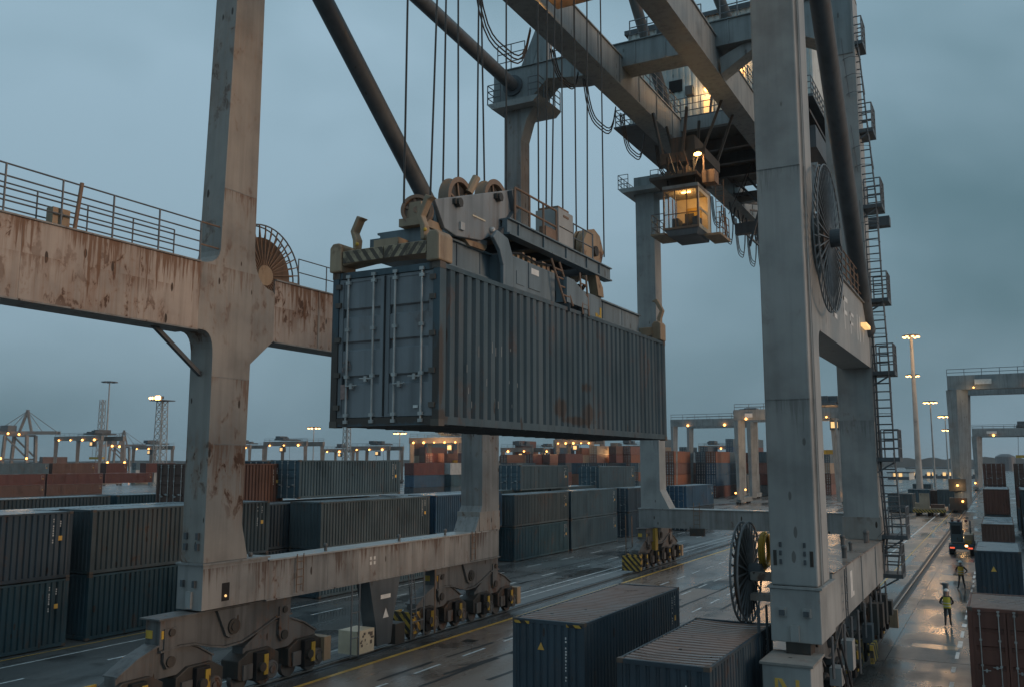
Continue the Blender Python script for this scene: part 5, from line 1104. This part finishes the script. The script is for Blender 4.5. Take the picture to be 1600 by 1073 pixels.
for i, (u, Y, t, dr) in enumerate(((632, 130, ('navy', 'blue', 'maroon'), False), (645, 150, ('navy', 'white', 'white'), False), (665, 170, ('brown', 'maroon', 'rose', 'maroon'), True), (682, 172, ('maroon', 'rose', 'brown', 'rose'), False), (700, 165, ('maroon', 'tan', 'rose'), True), (715, 168, ('brown', 'white', 'maroon', 'rose'), False), (655, 205, ('rose', 'brown', 'maroon', 'brown', 'rose'), False), (690, 140, ('slate', 'teal', 'white'), False))): fstack(Z, i, u, Y, t, door=dr)
Z = 'yard block behind the maroon rows'
for i, (u, Y, t) in enumerate(((28, 205, ('brown', 'maroon', 'slate')), (60, 208, ('maroon', 'brown', 'rose', 'brown')), (110, 210, ('slate', 'maroon', 'rose')), (205, 185, ('tan', 'white', 'slate')), (232, 180, ('white', 'tan', None)))): fstack(Z, i, u, Y, t)
# low boxes on the pale floor to the right
for u, v, w, h, lab, c in ((1426, 792, 5.8, 3.2, 'dark box container left of the yellow flatbed', 'slate'), (1432, 778, 6.2, 3.2, 'teal box container behind the lamp mast foot', 'teal'), (1455, 792, 5.4, 3.0, 'brown box container right behind the yellow flatbed', 'brown'), (1472, 793, 6.0, 3.2, 'grey box container right of the lamp mast', 'grey'), (1395, 800, 6, 3.0, 'grey box container just right of the ladder tower', 'grey')):
    p = onZ(u, v); o = link('shipping_container', fbox(6.0, round(w * .62, 1), h, c), None, (p.x + w * .2, p.y + 3, .02)); tag(o, lab, 'container', 'single box containers on the pale floor')

def merge_lamp(o, pts, r=.25, mat='lamp', name='lamp'):
    for p in pts: MB().sphere(p, r, 8, 5).build(name, mat, o)
def yard_crane(u0, u1, vt, D, label, depth=9, beam=1.6, leg=1.05, lamps=3, mat='far_steel', trolley=.5, cabside=True, spreader=True, lit=True, z_open=None):
    a = far(u0, D); b = onY(u1, 722, a.y); b.z = 0; ex = (b - a); Wd = ex.length; ex.normalize(); ey = Vector((-ex.y, ex.x, 0)); H = 8 + (722 - vt + 4) / FPX * D
    o = thing('yard_crane', label, 'crane', (a + b) / 2, 'gantry cranes working in the far yard')
    def B(m, n, mt=mat, par=None): return m.build(n, mt, par or o)
    Zv = Vector((0, 0, 1))
    for k, y in enumerate((0, depth)):
        P = a + ey * y; Q = b + ey * y
        B(MB().bar(P + Zv * (H - beam / 2), Q + Zv * (H - beam / 2), leg, beam), 'girder')
        for s, c in ((1, P), (-1, Q)): B(MB().tube(c + ex * s * leg * .55 + Zv * .9, c + ex * s * leg * .7 + Zv * (H - beam), leg * .55, 4, leg * .85), 'leg')
        m = MB(); 
        for zz in (.55, 1.1): m.tube(P + Zv * (H + zz), Q + Zv * (H + zz), .05, 5)
        for i in range(int(Wd / 2.5) + 1): c = P.lerp(Q, i / (int(Wd / 2.5) or 1)); m.tube(c + Zv * H, c + Zv * (H + 1.1), .05, 5)
        B(m, 'railing', 'rail_tube')
    for c in (a, b):
        B(MB().bar(c + ey * .2 + Zv * .8, c + ey * (depth - .2) + Zv * .8, leg, .9), 'sill_beam')
        for t in (.06, .2, .8, .94): q = c + ey * depth * t; B(MB().tube(q - ex * .25 + Zv * .4, q + ex * .25 + Zv * .4, .42, 12), 'wheel', 'rubber')
    tc_ = a.lerp(b, trolley)
    B(MB().bar(tc_ + ey * -.3 + Zv * (H + .7), tc_ + ey * (depth + .3) + Zv * (H + .7), Wd * .2, .5), 'trolley', 'steel_dark'); m = MB()
    for i in range(5): c = tc_ + ex * random.uniform(-.1, .1) * Wd + ey * random.uniform(0, depth * .7) + Zv * (H + .9); s = random.uniform(.6, 1.4); m.box(c.x - s, c.x + s, c.y - s, c.y + s, c.z, c.z + s)
    B(m, 'winch', 'steel_dark')
    if cabside:
        c = tc_ + ex * Wd * .09 + Zv * (H - beam - 2.2); B(MB().box(c.x - .8, c.x + .8, c.y - .8, c.y + .8, c.z, c.z + 1.8), 'cab', 'steel_dark'); B(MB().box(c.x - .6, c.x + .6, c.y - .83, c.y - .8, c.z + .4, c.z + 1.5), 'cab_window', 'lampsoft')
    if spreader:
        c = tc_ + ey * depth * .4 + Zv * (H * .55); B(MB().bar(c - ex * Wd * .13, c + ex * Wd * .13, 1.2, .8), 'spreader', 'yellow'); m = MB()
        for s in (-.1, .1): m.tube(c + ex * Wd * s, c + ex * Wd * s * .8 + Zv * (H * .45), .06, 5)
        B(m, 'rope', 'rope')
    if lit:
        for i in range(lamps): c = a.lerp(b, (i + .5) / lamps) - ey * (leg * .8) + Zv * (H - beam * .9); MB().sphere(c, (.0008 * D + .08) * random.uniform(.6, 1.2), 8, 5).build('lamp', 'lamp', o)
        for c in (a, b): MB().sphere(c - ey * 1.0 + Zv * 2.2, .0007 * D + .06, 8, 5).build('lamp', 'lamp', o)
    return o, a, b, ex, ey, H
yc = 'far gantry crane with lit lamps '
yard_crane(84, 158, 686, 330, 'far gantry crane with lamps left of the dark light mast', lamps=4, trolley=.72)
yard_crane(412, 479, 694, 330, 'far gantry crane with yellow spreader above the door bar containers', trolley=.35, lamps=3)
yard_crane(549, 609, 701, 360, 'far gantry crane under the door end of the hoisted container', trolley=.6)
o = yard_crane(640, 722, 688, 260, 'brightly lit far gantry crane left of the second left leg', trolley=.7, lamps=5)
yard_crane(783, 833, 703, 330, 'small far gantry crane right of the second left leg', trolley=.55, lamps=2)
yard_crane(868, 928, 690, 300, 'brightly lit far gantry crane under the hoisted container middle', trolley=.45, lamps=5)
yard_crane(948, 978, 706, 300, 'low orange lit gantry crane left of the far left leg', lamps=3, trolley=.4, spreader=False)
yard_crane(968, 1003, 700, 340, 'far gantry crane with trusswork touching the far left leg', trolley=.3, lamps=2)
for u0, u1, vt, D, lb in ((303, 346, 703, 380, 'small far gantry crane hidden low behind the rusty leg'), (366, 391, 699, 420, 'small far gantry crane just right of the rusty leg'), (503, 541, 705, 430, 'faint low gantry crane left of the door end'), (836, 862, 704, 400, 'faint gantry crane left of the lit middle one'), (930, 950, 707, 420, 'tiny gantry crane left of the orange lit one'), (1004, 1014, 703, 420, 'tiny gantry crane just right of the far left leg'), (206, 243, 700, 380, 'lit gantry crane left of the lattice light tower'), (1092, 1140, 700, 420, 'faint gantry crane above the centre stacks')): yard_crane(u0, u1, vt, D, lb, lamps=2, trolley=random.uniform(.3, .7), spreader=False)
yard_crane(1050, 1165, 660, 205, 'gantry crane with two slim white signs right of the hoisted container', trolley=.98, lamps=2, depth=12, mat='girder', leg=1.0, spreader=False, cabside=False)
oc, a_, b_, ex_, ey_, H_ = yard_crane(1150, 1318, 645, 175, 'gantry crane half hidden behind the right front leg', trolley=.85, lamps=4, depth=10, mat='girder', leg=1.3, beam=2.0)
oR, aR, bR, exR, eyR, HR = yard_crane(1488, 1660, 592, 146, 'large portal crane with white number plate at the right picture edge', trolley=.9, lamps=2, depth=14, mat='girder', leg=1.9, beam=2.3, spreader=False, cabside=False)
oS, aS, bS, exS, eyS, HS = yard_crane(1522, 1660, 674, 260, 'smaller portal crane behind the one at the right edge', trolley=.62, lamps=2, depth=12, mat='girder', leg=1.5, beam=2.2)
for base, ex, ey, H, t, w, par in ((aR, exR, eyR, HR, 5.2, 2.4, oR), (aS, exS, eyS, HS, 5.0, 2.6, oS), (a_, ex_, ey_, H_, 3.0, 1.5, oc)):
    c = base + ex * t - ey * (1.2 if par is oR else 1.0) + Vector((0, 0, H - 1.15)); c -= ey * .1
    MB().bar(c - ex * w / 2, c + ex * w / 2, .05, .8).build('number_plate', 'white', par)
c = aR + exR * 3.7 - eyR * 1.1 + Vector((0, 0, HR - 2.4))
merge_lamp(oR, [aR + Vector((.6, -1.6, 4.4)), aR + Vector((1.2, -1.6, 1.9))], .17)
lampl(aR + Vector((.8, -3.0, 4.2)), 120, .3); lampl(aR + Vector((4, -2.5, HR - 3)), 60, .3)
for k in (1.2, 4.2): MB().box(aR.x - .7, aR.x + 1.8, aR.y - 1.2, aR.y + 1.6, k - .7, k + 1.2).build('drive_housing', 'grease', oR)

def sts(u, D, vt, label, flip=1):
    """a ship-to-shore crane far off: portal, pylon, boom, stays, machinery house"""
    c = far(u, D); ex = (far(u + 50, D) - c).normalized(); ey = Vector((-ex.y, ex.x, 0)); H = 8 + (722 - vt) / FPX * D; s = H / 70.0; Zv = Vector((0, 0, 1))
    o = thing('quay_crane', label, 'crane', c, 'ship to shore cranes on the horizon')
    def Pt(x, y, z): return c + ex * x * s * flip + ey * y * s + Zv * z * s
    def B(m, n, mt='far_steel'): return m.build(n, mt, o)
    for x in (-14, 14):
        for y in (0, 18): B(MB().bar(Pt(x, y, 0), Pt(x * .85, y, 42), 2.9 * s), 'leg')
        B(MB().bar(Pt(x, 0, 2), Pt(x, 18, 2), 2 * s), 'sill_beam')
    for y in (0, 18): B(MB().bar(Pt(-14, y, 16), Pt(14, y, 16), 2 * s), 'portal_beam'); B(MB().bar(Pt(-12, y, 42), Pt(12, y, 42), 2 * s), 'cross_beam'); B(MB().bar(Pt(-13, y, 18), Pt(11, y, 40), 1.6 * s), 'brace_tube')
    for y in (5, 12): B(MB().bar(Pt(-42, y, 45), Pt(30, y, 45), 2.0 * s, 3.4 * s), 'boom')
    for x in (-12, 2): B(MB().bar(Pt(x, 9, 45), Pt(-6, 9, 69), 2.2 * s), 'pylon')
    m = MB()
    for x in (-40, -24, 14, 28): m.tube(Pt(-6, 9, 69), Pt(x, 9, 46), .35 * s, 5)
    B(m, 'stay'); B(MB().box(*(lambda p: (p.x - 7 * s, p.x + 7 * s, p.y - 5 * s, p.y + 5 * s, p.z, p.z + 7 * s))(Pt(14, 9, 46))), 'machinery_house', 'steel_dark')
    B(MB().bar(Pt(-7.5, 9, 69.2), Pt(-4.5, 9, 69.2), 2 * s), 'pylon_head')
    for x, z in ((-14, 17), (14, 17), (-4, 43), (8, 44), (26, 44)): MB().sphere(Pt(x, -1.5, z), .0012 * D, 8, 5).build('lamp', 'lamp', o)
    return o
sts(22, 620, 640, 'quay crane with raised pylon at the left picture edge', flip=-1); sts(182, 700, 672, 'quay crane right of the dark light mast', flip=-1)
def mast(u, vt, vb, D, label, lit=True, heads=2, r=.35, hs=1.0, name='light_mast'):
    c = far(u, D); H = 8 + (722 - vt) / FPX * D; o = thing(name, label, 'light mast', c, 'tall light masts')
    MB().tube(c, c + Vector((0, 0, H)), r, 10, r * .45).build('pole', 'steel', o, smooth=True)
    z = c + Vector((0, 0, H)); k = .0062 * D * hs
    MB().ring(z, k, .06 + .0004 * D, 'Z', 20, 5).build('head_ring', 'steel_dark', o); m = MB()
    for i in range(6): t = i * math.pi / 3; m.bar(z, z + Vector((k * math.cos(t), k * math.sin(t), 0)), .12)
    m.build('arm', 'steel_dark', o)
    for i in range(8):
        t = i * math.pi / 4 + .3; p = z + Vector((k * math.cos(t), k * math.sin(t), -.15)); MB().box(p.x - .2 * k, p.x + .2 * k, p.y - .2 * k, p.y + .2 * k, p.z - .05 * k, p.z + .12 * k).build('lamp_housing', 'steel_dark', o)
        if lit: MB().sphere(p + Vector((0, 0, -.1 * k)), (.2) * k, 8, 5, (1, 1, .6)).build('lamp', 'lampw', o)
    return o
mast(1435, 524, 780, 200, 'tallest lit light mast near the right crane leg', hs=1.25, r=.75); mast(1434, 586, 780, 250, 'lit light mast head half way down behind the tallest mast', r=.5)
mast(1459, 628, 770, 300, 'slim lit light mast right of the tallest', r=.4); mast(1481, 650, 760, 360, 'slim far lit light mast left of the portal crane leg', r=.35); mast(1486, 671, 760, 430, 'smallest far lit light mast beside the portal crane leg', r=.35)
mast(489, 668, 730, 420, 'lit far light mast above the third tier containers'); mast(624, 676, 730, 420, 'lit far light mast just left of the brightly lit gantry crane')
mast(164, 597, 740, 360, 'dark unlit light mast with wide head at left', lit=False, hs=1.1, r=.5)
def lattice(u, vt, D, w, label, lit):
    c = far(u, D); H = 8 + (722 - vt) / FPX * D; o = thing('lattice_tower', label, 'tower', c, 'lattice towers in the yard'); m = MB(); n = 12; C = [(-1, -1), (1, -1), (1, 1), (-1, 1)]
    def q(i, t): k = w * (1 - .28 * t); return c + Vector((C[i % 4][0] * k, C[i % 4][1] * k, H * t))
    for i in range(4):
        MB().bar(q(i, 0), q(i, 1), .22).build('tower_leg', 'steel', o)
        for j in range(n): m.bar(q(i, j / n), q(i + 1, (j + 1) / n), .12); m.bar(q(i + 1, j / n), q(i, (j + 1) / n), .12); m.bar(q(i, (j + 1) / n), q(i + 1, (j + 1) / n), .1)
    m.build('bracing', 'steel', o)
    if lit:
        MB().box(c.x - w * 1.7, c.x + w * 1.7, c.y - w * 1.7, c.y + w * 1.7, H, H + .3).build('platform', 'steel_dark', o)
        for i in range(6):
            p = c + Vector(((i - 2.5) * w * .62, -w * 1.6, H + .9)); MB().box(p.x - .5, p.x + .5, p.y, p.y + .6, p.z - .4, p.z + .5).build('lamp_housing', 'steel_dark', o)
            if i in (0, 1, 3, 4): MB().sphere(p + Vector((0, -.1, 0)), .75 if i > 2 else .45, 8, 5).build('lamp', 'lampw', o)
    return o
lattice(249, 627, 300, 1.7, 'lattice light tower with lit lamps left of the rusty leg', True); lattice(541, 640, 330, 1.2, 'slim lattice tower below the door end of the hoisted container', False)
lattice(155, 625, 420, 1.3, 'dark slim lattice tower beside the unlit mast', False)
# buildings, trees and hill behind
def shed(u0, u1, v0, D, depth, label, mat, windows=0, roof='steel_dark'):
    a, b = far(u0, D), far(u1, D); x0, x1 = min(a.x, b.x), max(a.x, b.x); y = (a.y + b.y) / 2; H = 8 + (722 - v0) / FPX * D
    o = thing('warehouse', label, 'building', ((x0 + x1) / 2, y, 0), 'buildings behind the yard')
    MB().box(x0, x1, y, y + depth, 0, H).build('wall', mat, o); MB().box(x0 - .4, x1 + .4, y - .4, y + depth, H, H + .5).build('roof', roof, o)
    MB().box(x0, x1, y - .3, y, .0, H * .42).build('base_wall', 'steel_dark', o)
    for i in range(windows): xx = x0 + (x1 - x0) * (i + .5) / windows; MB().box(xx - .9, xx + .5, y - .36, y - .3, 1.4, 3.0).build('window', 'lampsoft' if i % 3 else 'white', o)
    return o
shed(1412, 1530, 731, 460, 40, 'long white warehouse with lit ground floor windows at right', 'white', 14)
shed(1385, 1420, 738, 430, 30, 'grey low shed left of the white warehouse', 'house', 4)
Z = 'rearmost yard block on the horizon'
rq = random.Random(21); NT2 = ['%s%s' % (a, b) for a in ('', ) for b in NTH]
for i, u in enumerate((640, 662, 700, 780, 805, 835, 865, 893, 925, 955, 985, 1030, 1062, 1095, 1135, 1170)): fstack(Z, i, u, rq.uniform(225, 250), [rq.choice(('maroon', 'rose', 'brown', 'orange', 'navy', 'blue', 'slate', 'tan')) for _ in range(rq.choice((4, 5, 5, 6)))], door=rq.random() < .5)
def ridge(name, u0, u1, D, h, mat, label, seed):
    rn = random.Random(seed); n = 60; top = []; vs = []; fs = []
    for i in range(n + 1):
        p = far(u0 + (u1 - u0) * i / n, D); e = math.sin(math.pi * i / n) ** .5; hh = 8 + h * e * (.75 + .25 * math.sin(i * .9 + seed) + .18 * rn.random()); vs += [(p.x, p.y, 0), (p.x, p.y, hh), (p.x * 1.15, p.y * 1.15, hh * .8), (p.x * 1.15, p.y * 1.15, 0)]
    for i in range(n):
        for k in range(3): fs.append((4 * i + k, 4 * i + 4 + k, 4 * i + 5 + k, 4 * i + 1 + k))
    o = MB().add(vs, fs).build(name, mat); struct(o); return o
M['hill'] = plain('wooded_hill', (0.035, 0.05, 0.05), rough=.9, vary=.4, sc=.05)
ridge('hill', 1330, 1700, 1500, 9, 'hill', '', 2); ridge('hill', -300, 1500, 1900, 5, 'hill', '', 5)
st = far(1571, 900); tk = thing('storage_tank', 'round storage tank on the horizon at right', 'tank', st); MB().tube(st, st + Vector((0, 0, 14)), 9, 20).build('shell', 'steel_dark', tk); MB().tube(st + Vector((0, 0, 14)), st + Vector((0, 0, 16.5)), 9, 20, 4).build('roof', 'steel_dark', tk)
for p, e in ((far(690, 255) + Vector((0, -6, 13)), 2600), (far(900, 290) + Vector((0, -6, 13)), 2600), (far(960, 295) + Vector((0, -6, 11)), 2000), (far(1185, 165) + Vector((0, 0, 12)), 1300), (far(1300, 180) + Vector((0, 0, 12)), 1200), (far(60, 150) + Vector((0, -3, 13)), 1500), (far(1450, 190) + Vector((0, 0, 34)), 4500)): lampl(p, e, 1.8, (1, .55, .24), 'yard_lamp_light')

# ------------------------------------------------------------------ vehicles
def wheel(o, p, r, w): MB().tube(p - Vector((w / 2, 0, 0)), p + Vector((w / 2, 0, 0)), r, 18).build('wheel', 'rubber', o, smooth=True); MB().tube(p - Vector((w / 2 + .02, 0, 0)), p + Vector((w / 2 + .02, 0, 0)), r * .5, 12).build('rim', 'steel_dark', o)
p = onZ(1503, 868); x, y = p.x, p.y
v = thing('yard_tractor', 'dark green terminal tractor with red tail lamps near the workers', 'tractor', (x, y, 0)); V = lambda m, n, mt: m.build(n, mt, v)
V(MB().box(x - .95, x + .95, y, y + 5.2, .55, .95), 'chassis', 'c_teal'); V(MB().prism([(y + 2.3, .96), (y + 4.0, .96), (y + 4.0, 2.0), (y + 3.7, 2.65), (y + 2.3, 2.65)], 'X', x - .9, x + .05), 'cab', 'c_grey'); V(MB().box(x - .8, x - .05, y + 2.28, y + 2.3, 1.7, 2.45), 'rear_window', 'black'); V(MB().prism([(y + 2.6, 1.75), (y + 3.6, 1.75), (y + 3.5, 2.45), (y + 2.6, 2.45)], 'X', x + .05, x + .06), 'side_window', 'black')
V(MB().box(x - .95, x + .1, y + 2.2, y + 4.0, 2.65, 2.75), 'cab_roof', 'c_slate'); V(MB().box(x + .2, x + .9, y + 1.0, y + 4.6, .96, 1.75), 'engine_hood', 'c_tan'); V(MB().box(x + .3, x + .8, y + .6, y + 1.6, .96, 1.3), 'fuel_tank', 'c_yellow'); V(MB().tube((x + .7, y + 2.6, 1.75), (x + .7, y + 2.6, 2.9), .07, 8), 'exhaust', 'rail_tube'); V(MB().box(x - .7, x + .5, y + .3, y + 1.6, .96, 1.08), 'fifth_wheel', 'grease')
for sx in (-1, 1):
    for yy in (1.1, 4.3): wheel(v, Vector((x + sx * .82, y + yy, .5)), .5, .36)
    V(MB().box(x + sx * .7 - .18, x + sx * .7 + .18, y - .02, y, .62, .74), 'tail_lamp', glow('tail_lamp_red', (1, .12, .05), 1.0))
for dx in (-.7, -.2, .4): V(MB().sphere((x + dx, y + 2.6, 2.85), .13, 8, 5), 'beacon', 'maroon_paint' if 'maroon_paint' in M else 'c_maroon')
V(MB().box(x + .3, x + .5, y - .02, y, .8, .95), 'work_lamp', 'lampw')
p = onZ(1452, 806); x, y = p.x, p.y
v = thing('flatbed_trailer', 'yellow low flatbed carrier with upright panel on the pale floor', 'trailer', (x, y, 0)); V = lambda m, n, mt: m.build(n, mt, v)
V(MB().box(x - 2.2, x + 2.3, y, y + 7, .7, 1.2), 'deck', 'mud'); V(MB().box(x - 1.3, x + .1, y + .5, y + .8, 1.2, 3.4), 'upright_panel', 'c_tan'); V(MB().box(x - 2.0, x - 1.0, y + 1, y + 2.4, 1.2, 1.9), 'engine_box', 'c_tan'); V(MB().box(x + .2, x + 2.1, y + 1, y + 2.4, 1.2, 1.75), 'engine_box', 'c_brown'); V(MB().box(x - 2.25, x + 2.35, y - .12, y, .55, 1.0), 'bumper', 'haz')
for sx in (-1.6, 0, 1.7):
    for yy in (1.0, 5.6): wheel(v, Vector((x + sx, y + yy, .45)), .45, .5)
# bollard post on the walkway
p = onZ(1479, 940); x, y = p.x, p.y
bo = thing('mooring_post', 'dark capped post on the walkway between the two workers', 'post', (x, y, 0)); MB().tube((x, y, 0), (x, y, .95), .17, 14, .14).build('shaft', 'steel_dark', bo, smooth=True); MB().tube((x, y, .95), (x, y, 1.08), .19, 14, .17).build('cap', 'steel_dark', bo, smooth=True); MB().box(x - .27, x - .1, y - .05, y + .05, .98, 1.06).build('horn', 'steel_dark', bo); MB().tube((x, y, 0), (x, y, .06), .3, 14).build('base_plate', 'steel_dark', bo)

# ------------------------------------------------------------------ people
M['skin'] = plain('skin', (0.42, 0.26, 0.19), rough=.5, vary=.1); M['dkcloth'] = plain('dark_workwear', (0.022, 0.024, 0.03), rough=.85); M['trousers'] = plain('brown_grey_trousers', (0.05, 0.042, 0.042), rough=.85); M['boot'] = plain('boots', (0.015, 0.014, 0.013), rough=.6)
M['hiviz'] = plain('hi_vis_yellow', (0.55, 0.50, 0.05), rough=.7, vary=.1); M['hiviz_o'] = plain('hi_vis_amber', (0.70, 0.40, 0.04), rough=.7, vary=.1); M['helmet'] = plain('white_helmet', (0.75, 0.75, 0.73), rough=.35, vary=.05); M['reflect'] = plain('reflective_tape', (0.6, 0.6, 0.58), rough=.3, vary=.1)
def person(loc, rz, label, pose, vest, jacket='dkcloth', S=1.0):
    t = thing('person', label, 'person', loc); t.rotation_euler = (0, 0, rz)
    V_, E_, R_ = [], [], []
    def j(p, r, par=None):
        V_.append(Vector(p)); R_.append(r if isinstance(r, tuple) else (r, r))
        if par is not None: E_.append((par, len(V_) - 1))
        return len(V_) - 1
    pel = j((0, 0, .95), (.155, .115)); ch = j((0, .01, 1.18), (.15, .11), pel); up = j((0, 0, 1.38), (.165, .115), ch); nk = j((0, .01, 1.50), .055, up); hd0 = j((0, -.015, 1.58), .075, nk); hd1 = j((0, -.02, 1.68), .088, hd0); j((0, -.01, 1.745), .062, hd1)
    for s in (-1, 1):
        hip = j((s * .095, 0, .90), .092, pel); kn = j((s * pose['knee'] , pose['kny'] * s - .01, .50), .062, hip); an = j((s * pose['foot'], pose['fty'] * s, .10), .045, kn); j((s * (pose['foot'] + .03), pose['fty'] * s - .15, .045), (.045, .035), an)
        sh = j((s * .185, 0, 1.42), .062, up); A = pose['armR'] if s > 0 else pose['armL']; el = j(A[0], .047, sh); wr = j(A[1], .033, el); pa = j(A[2], (.036, .022), wr)
        d = (Vector(A[2]) - Vector(A[1])).normalized(); sd_ = d.cross(Vector((1, 0, 0))); sd_ = sd_.normalized() if sd_.length > .1 else Vector((0, 1, 0))
        for q, ln in ((-1.4, .072), (-.45, .085), (.45, .08), (1.3, .062)): f1 = j(Vector(A[2]) + d * .05 + sd_ * q * .018, .009, pa); j(Vector(A[2]) + d * (.05 + ln * .6) + sd_ * q * .02 + Vector((-s * .02, -.01, 0)), .0075, f1)
        th = j(Vector(A[1]) + d * .05 + sd_ * -.045, .010, pa); j(Vector(A[1]) + d * .1 + sd_ * -.06, .008, th)
    me = bpy.data.meshes.new('body'); me.from_pydata(V_, E_, []); ob = bpy.data.objects.new('body', me); COL.objects.link(ob)
    md = ob.modifiers.new('skin', 'SKIN'); md.use_smooth_shade = True; md.branch_smoothing = .4
    for i, r in enumerate(R_): me.skin_vertices[0].data[i].radius = r
    me.skin_vertices[0].data[0].use_root = True
    ob.modifiers.new('sub', 'SUBSURF').levels = 1; ob.modifiers['sub'].render_levels = 1
    dg = bpy.context.evaluated_depsgraph_get(); m2 = bpy.data.meshes.new_from_object(ob.evaluated_get(dg)); m2.name = 'body'
    bpy.data.objects.remove(ob)
    m2.materials.clear()
    for k in ('skin', 'trousers', jacket, 'boot'): m2.materials.append(M[k])
    for p in m2.polygons:
        c = p.center; p.use_smooth = True; dist = min((Vector(a[1]) - c).length for a in (pose['armL'], pose['armR'])); hand = min((Vector(a[2]) - c).length for a in (pose['armL'], pose['armR']))
        arm = abs(c.x) > .21 and c.z > .72
        p.material_index = 0 if (c.z > 1.50 or hand < .075 or (arm and hand < .14)) else 3 if c.z < .13 else 1 if (c.z < .93 and not arm) else 2
    b = link('body', m2, t)
    def ch_(m, n, mt, sm=True):
        me2 = m.mesh(n, mt)
        if sm: me2.polygons.foreach_set('use_smooth', [True] * len(me2.polygons))
        return link(n, me2, t)
    m = MB(); rows = [(.90, .178, .14), (1.05, .172, .136), (1.2, .17, .132), (1.34, .185, .138), (1.43, .15, .12)]; n = 16; vs = []; fs = []
    for z, rx, ry in rows:
        for i in range(n): a = 2 * math.pi * i / n; vs.append((rx * math.cos(a), ry * math.sin(a) + .005, z))
    for k in range(len(rows) - 1):
        for i in range(n): fs.append((k * n + i, k * n + (i + 1) % n, (k + 1) * n + (i + 1) % n, (k + 1) * n + i))
    ch_(MB().add(vs, fs), 'vest', vest)
    for z, rx, ry in ((.98, .182, .145), (1.12, .178, .142)): ch_(MB().tube((0, .005, z), (0, .005, z + .04), rx * .96, 16, cap=False), 'reflective_band', 'reflect')
    vs, fs = [], []
    for k in range(6):
        a = k / 5 * math.pi / 2
        for i in range(18): q = 2 * math.pi * i / 18; vs.append((.125 * math.cos(a) * math.cos(q), .145 * math.cos(a) * math.sin(q) - .02, 1.70 + .125 * math.sin(a)))
    for k in range(5):
        for i in range(18): fs.append((k * 18 + i, k * 18 + (i + 1) % 18, (k + 1) * 18 + (i + 1) % 18, (k + 1) * 18 + i))
    h = MB().add(vs, fs); h.prism([(-.10, -.13), (.10, -.13), (.075, -.20), (-.075, -.20)], 'Z', 1.695, 1.708); ch_(h, 'helmet', 'helmet')
    f = MB(); f.prism([(-.108, 1.60), (-.118, 1.64), (-.135, 1.585), (-.108, 1.575)], 'X', -.014, .014); ch_(f, 'nose', 'skin')
    e = MB()
    for s in (-1, 1): e.sphere((s * .032, -.102, 1.64), .011, 6, 4)
    e.box(-.025, .025, -.108, -.1, 1.545, 1.553); ch_(e, 'face_features', 'boot')
    for s in (-1, 1): ch_(MB().sphere((s * .09, .0, 1.62), .03, 8, 5, (.4, .7, 1)), 'ear', 'skin')
    t.scale = (S, S, S); return t
p = onZ(1482, 979)
person((p.x, p.y, .022), R(180), 'worker seen from behind, white helmet, dark jacket, yellow vest, nearer of two', dict(knee=.10, kny=.02, foot=.12, fty=.03, armL=((-.29, .06, 1.17), (-.17, -.12, 1.06), (-.11, -.17, 1.07)), armR=((.33, .05, 1.16), (.24, -.14, 1.05), (.18, -.18, 1.05))), 'hiviz', S=1.0)
p = onZ(1503, 920)
person((p.x, p.y, .022), R(-20), 'worker facing the camera, white helmet, amber vest, hands at the hips, farther of two', dict(knee=.13, kny=.02, foot=.19, fty=.05, armL=((-.36, .1, 1.18), (-.22, -.05, 1.0), (-.17, -.09, .97)), armR=((.38, .08, 1.18), (.24, -.05, 1.0), (.18, -.09, .97))), 'hiviz_o', S=.98)

# ------------------------------------------------------------------ damp evening air
hz = MB().box(-2700, 2700, -400, 3400, -1.0, 47.0).build('haze', 'black'); hz['kind'] = 'stuff'
hm = bpy.data.materials.new('damp_air'); hm.use_nodes = True; ht = hm.node_tree
for n in list(ht.nodes):
    if n.type == 'BSDF_PRINCIPLED': ht.nodes.remove(n)
pv = ht.nodes.new('ShaderNodeVolumePrincipled'); pv.inputs['Color'].default_value = (0.93, 0.96, 1.0, 1); pv.inputs['Density'].default_value = 0.00012; pv.inputs['Anisotropy'].default_value = 0.2
ht.links.new(pv.outputs[0], next(n for n in ht.nodes if n.type == 'OUTPUT_MATERIAL').inputs['Volume'])
hz.data.materials.clear(); hz.data.materials.append(hm)
SC.cycles.volume_bounces = 1
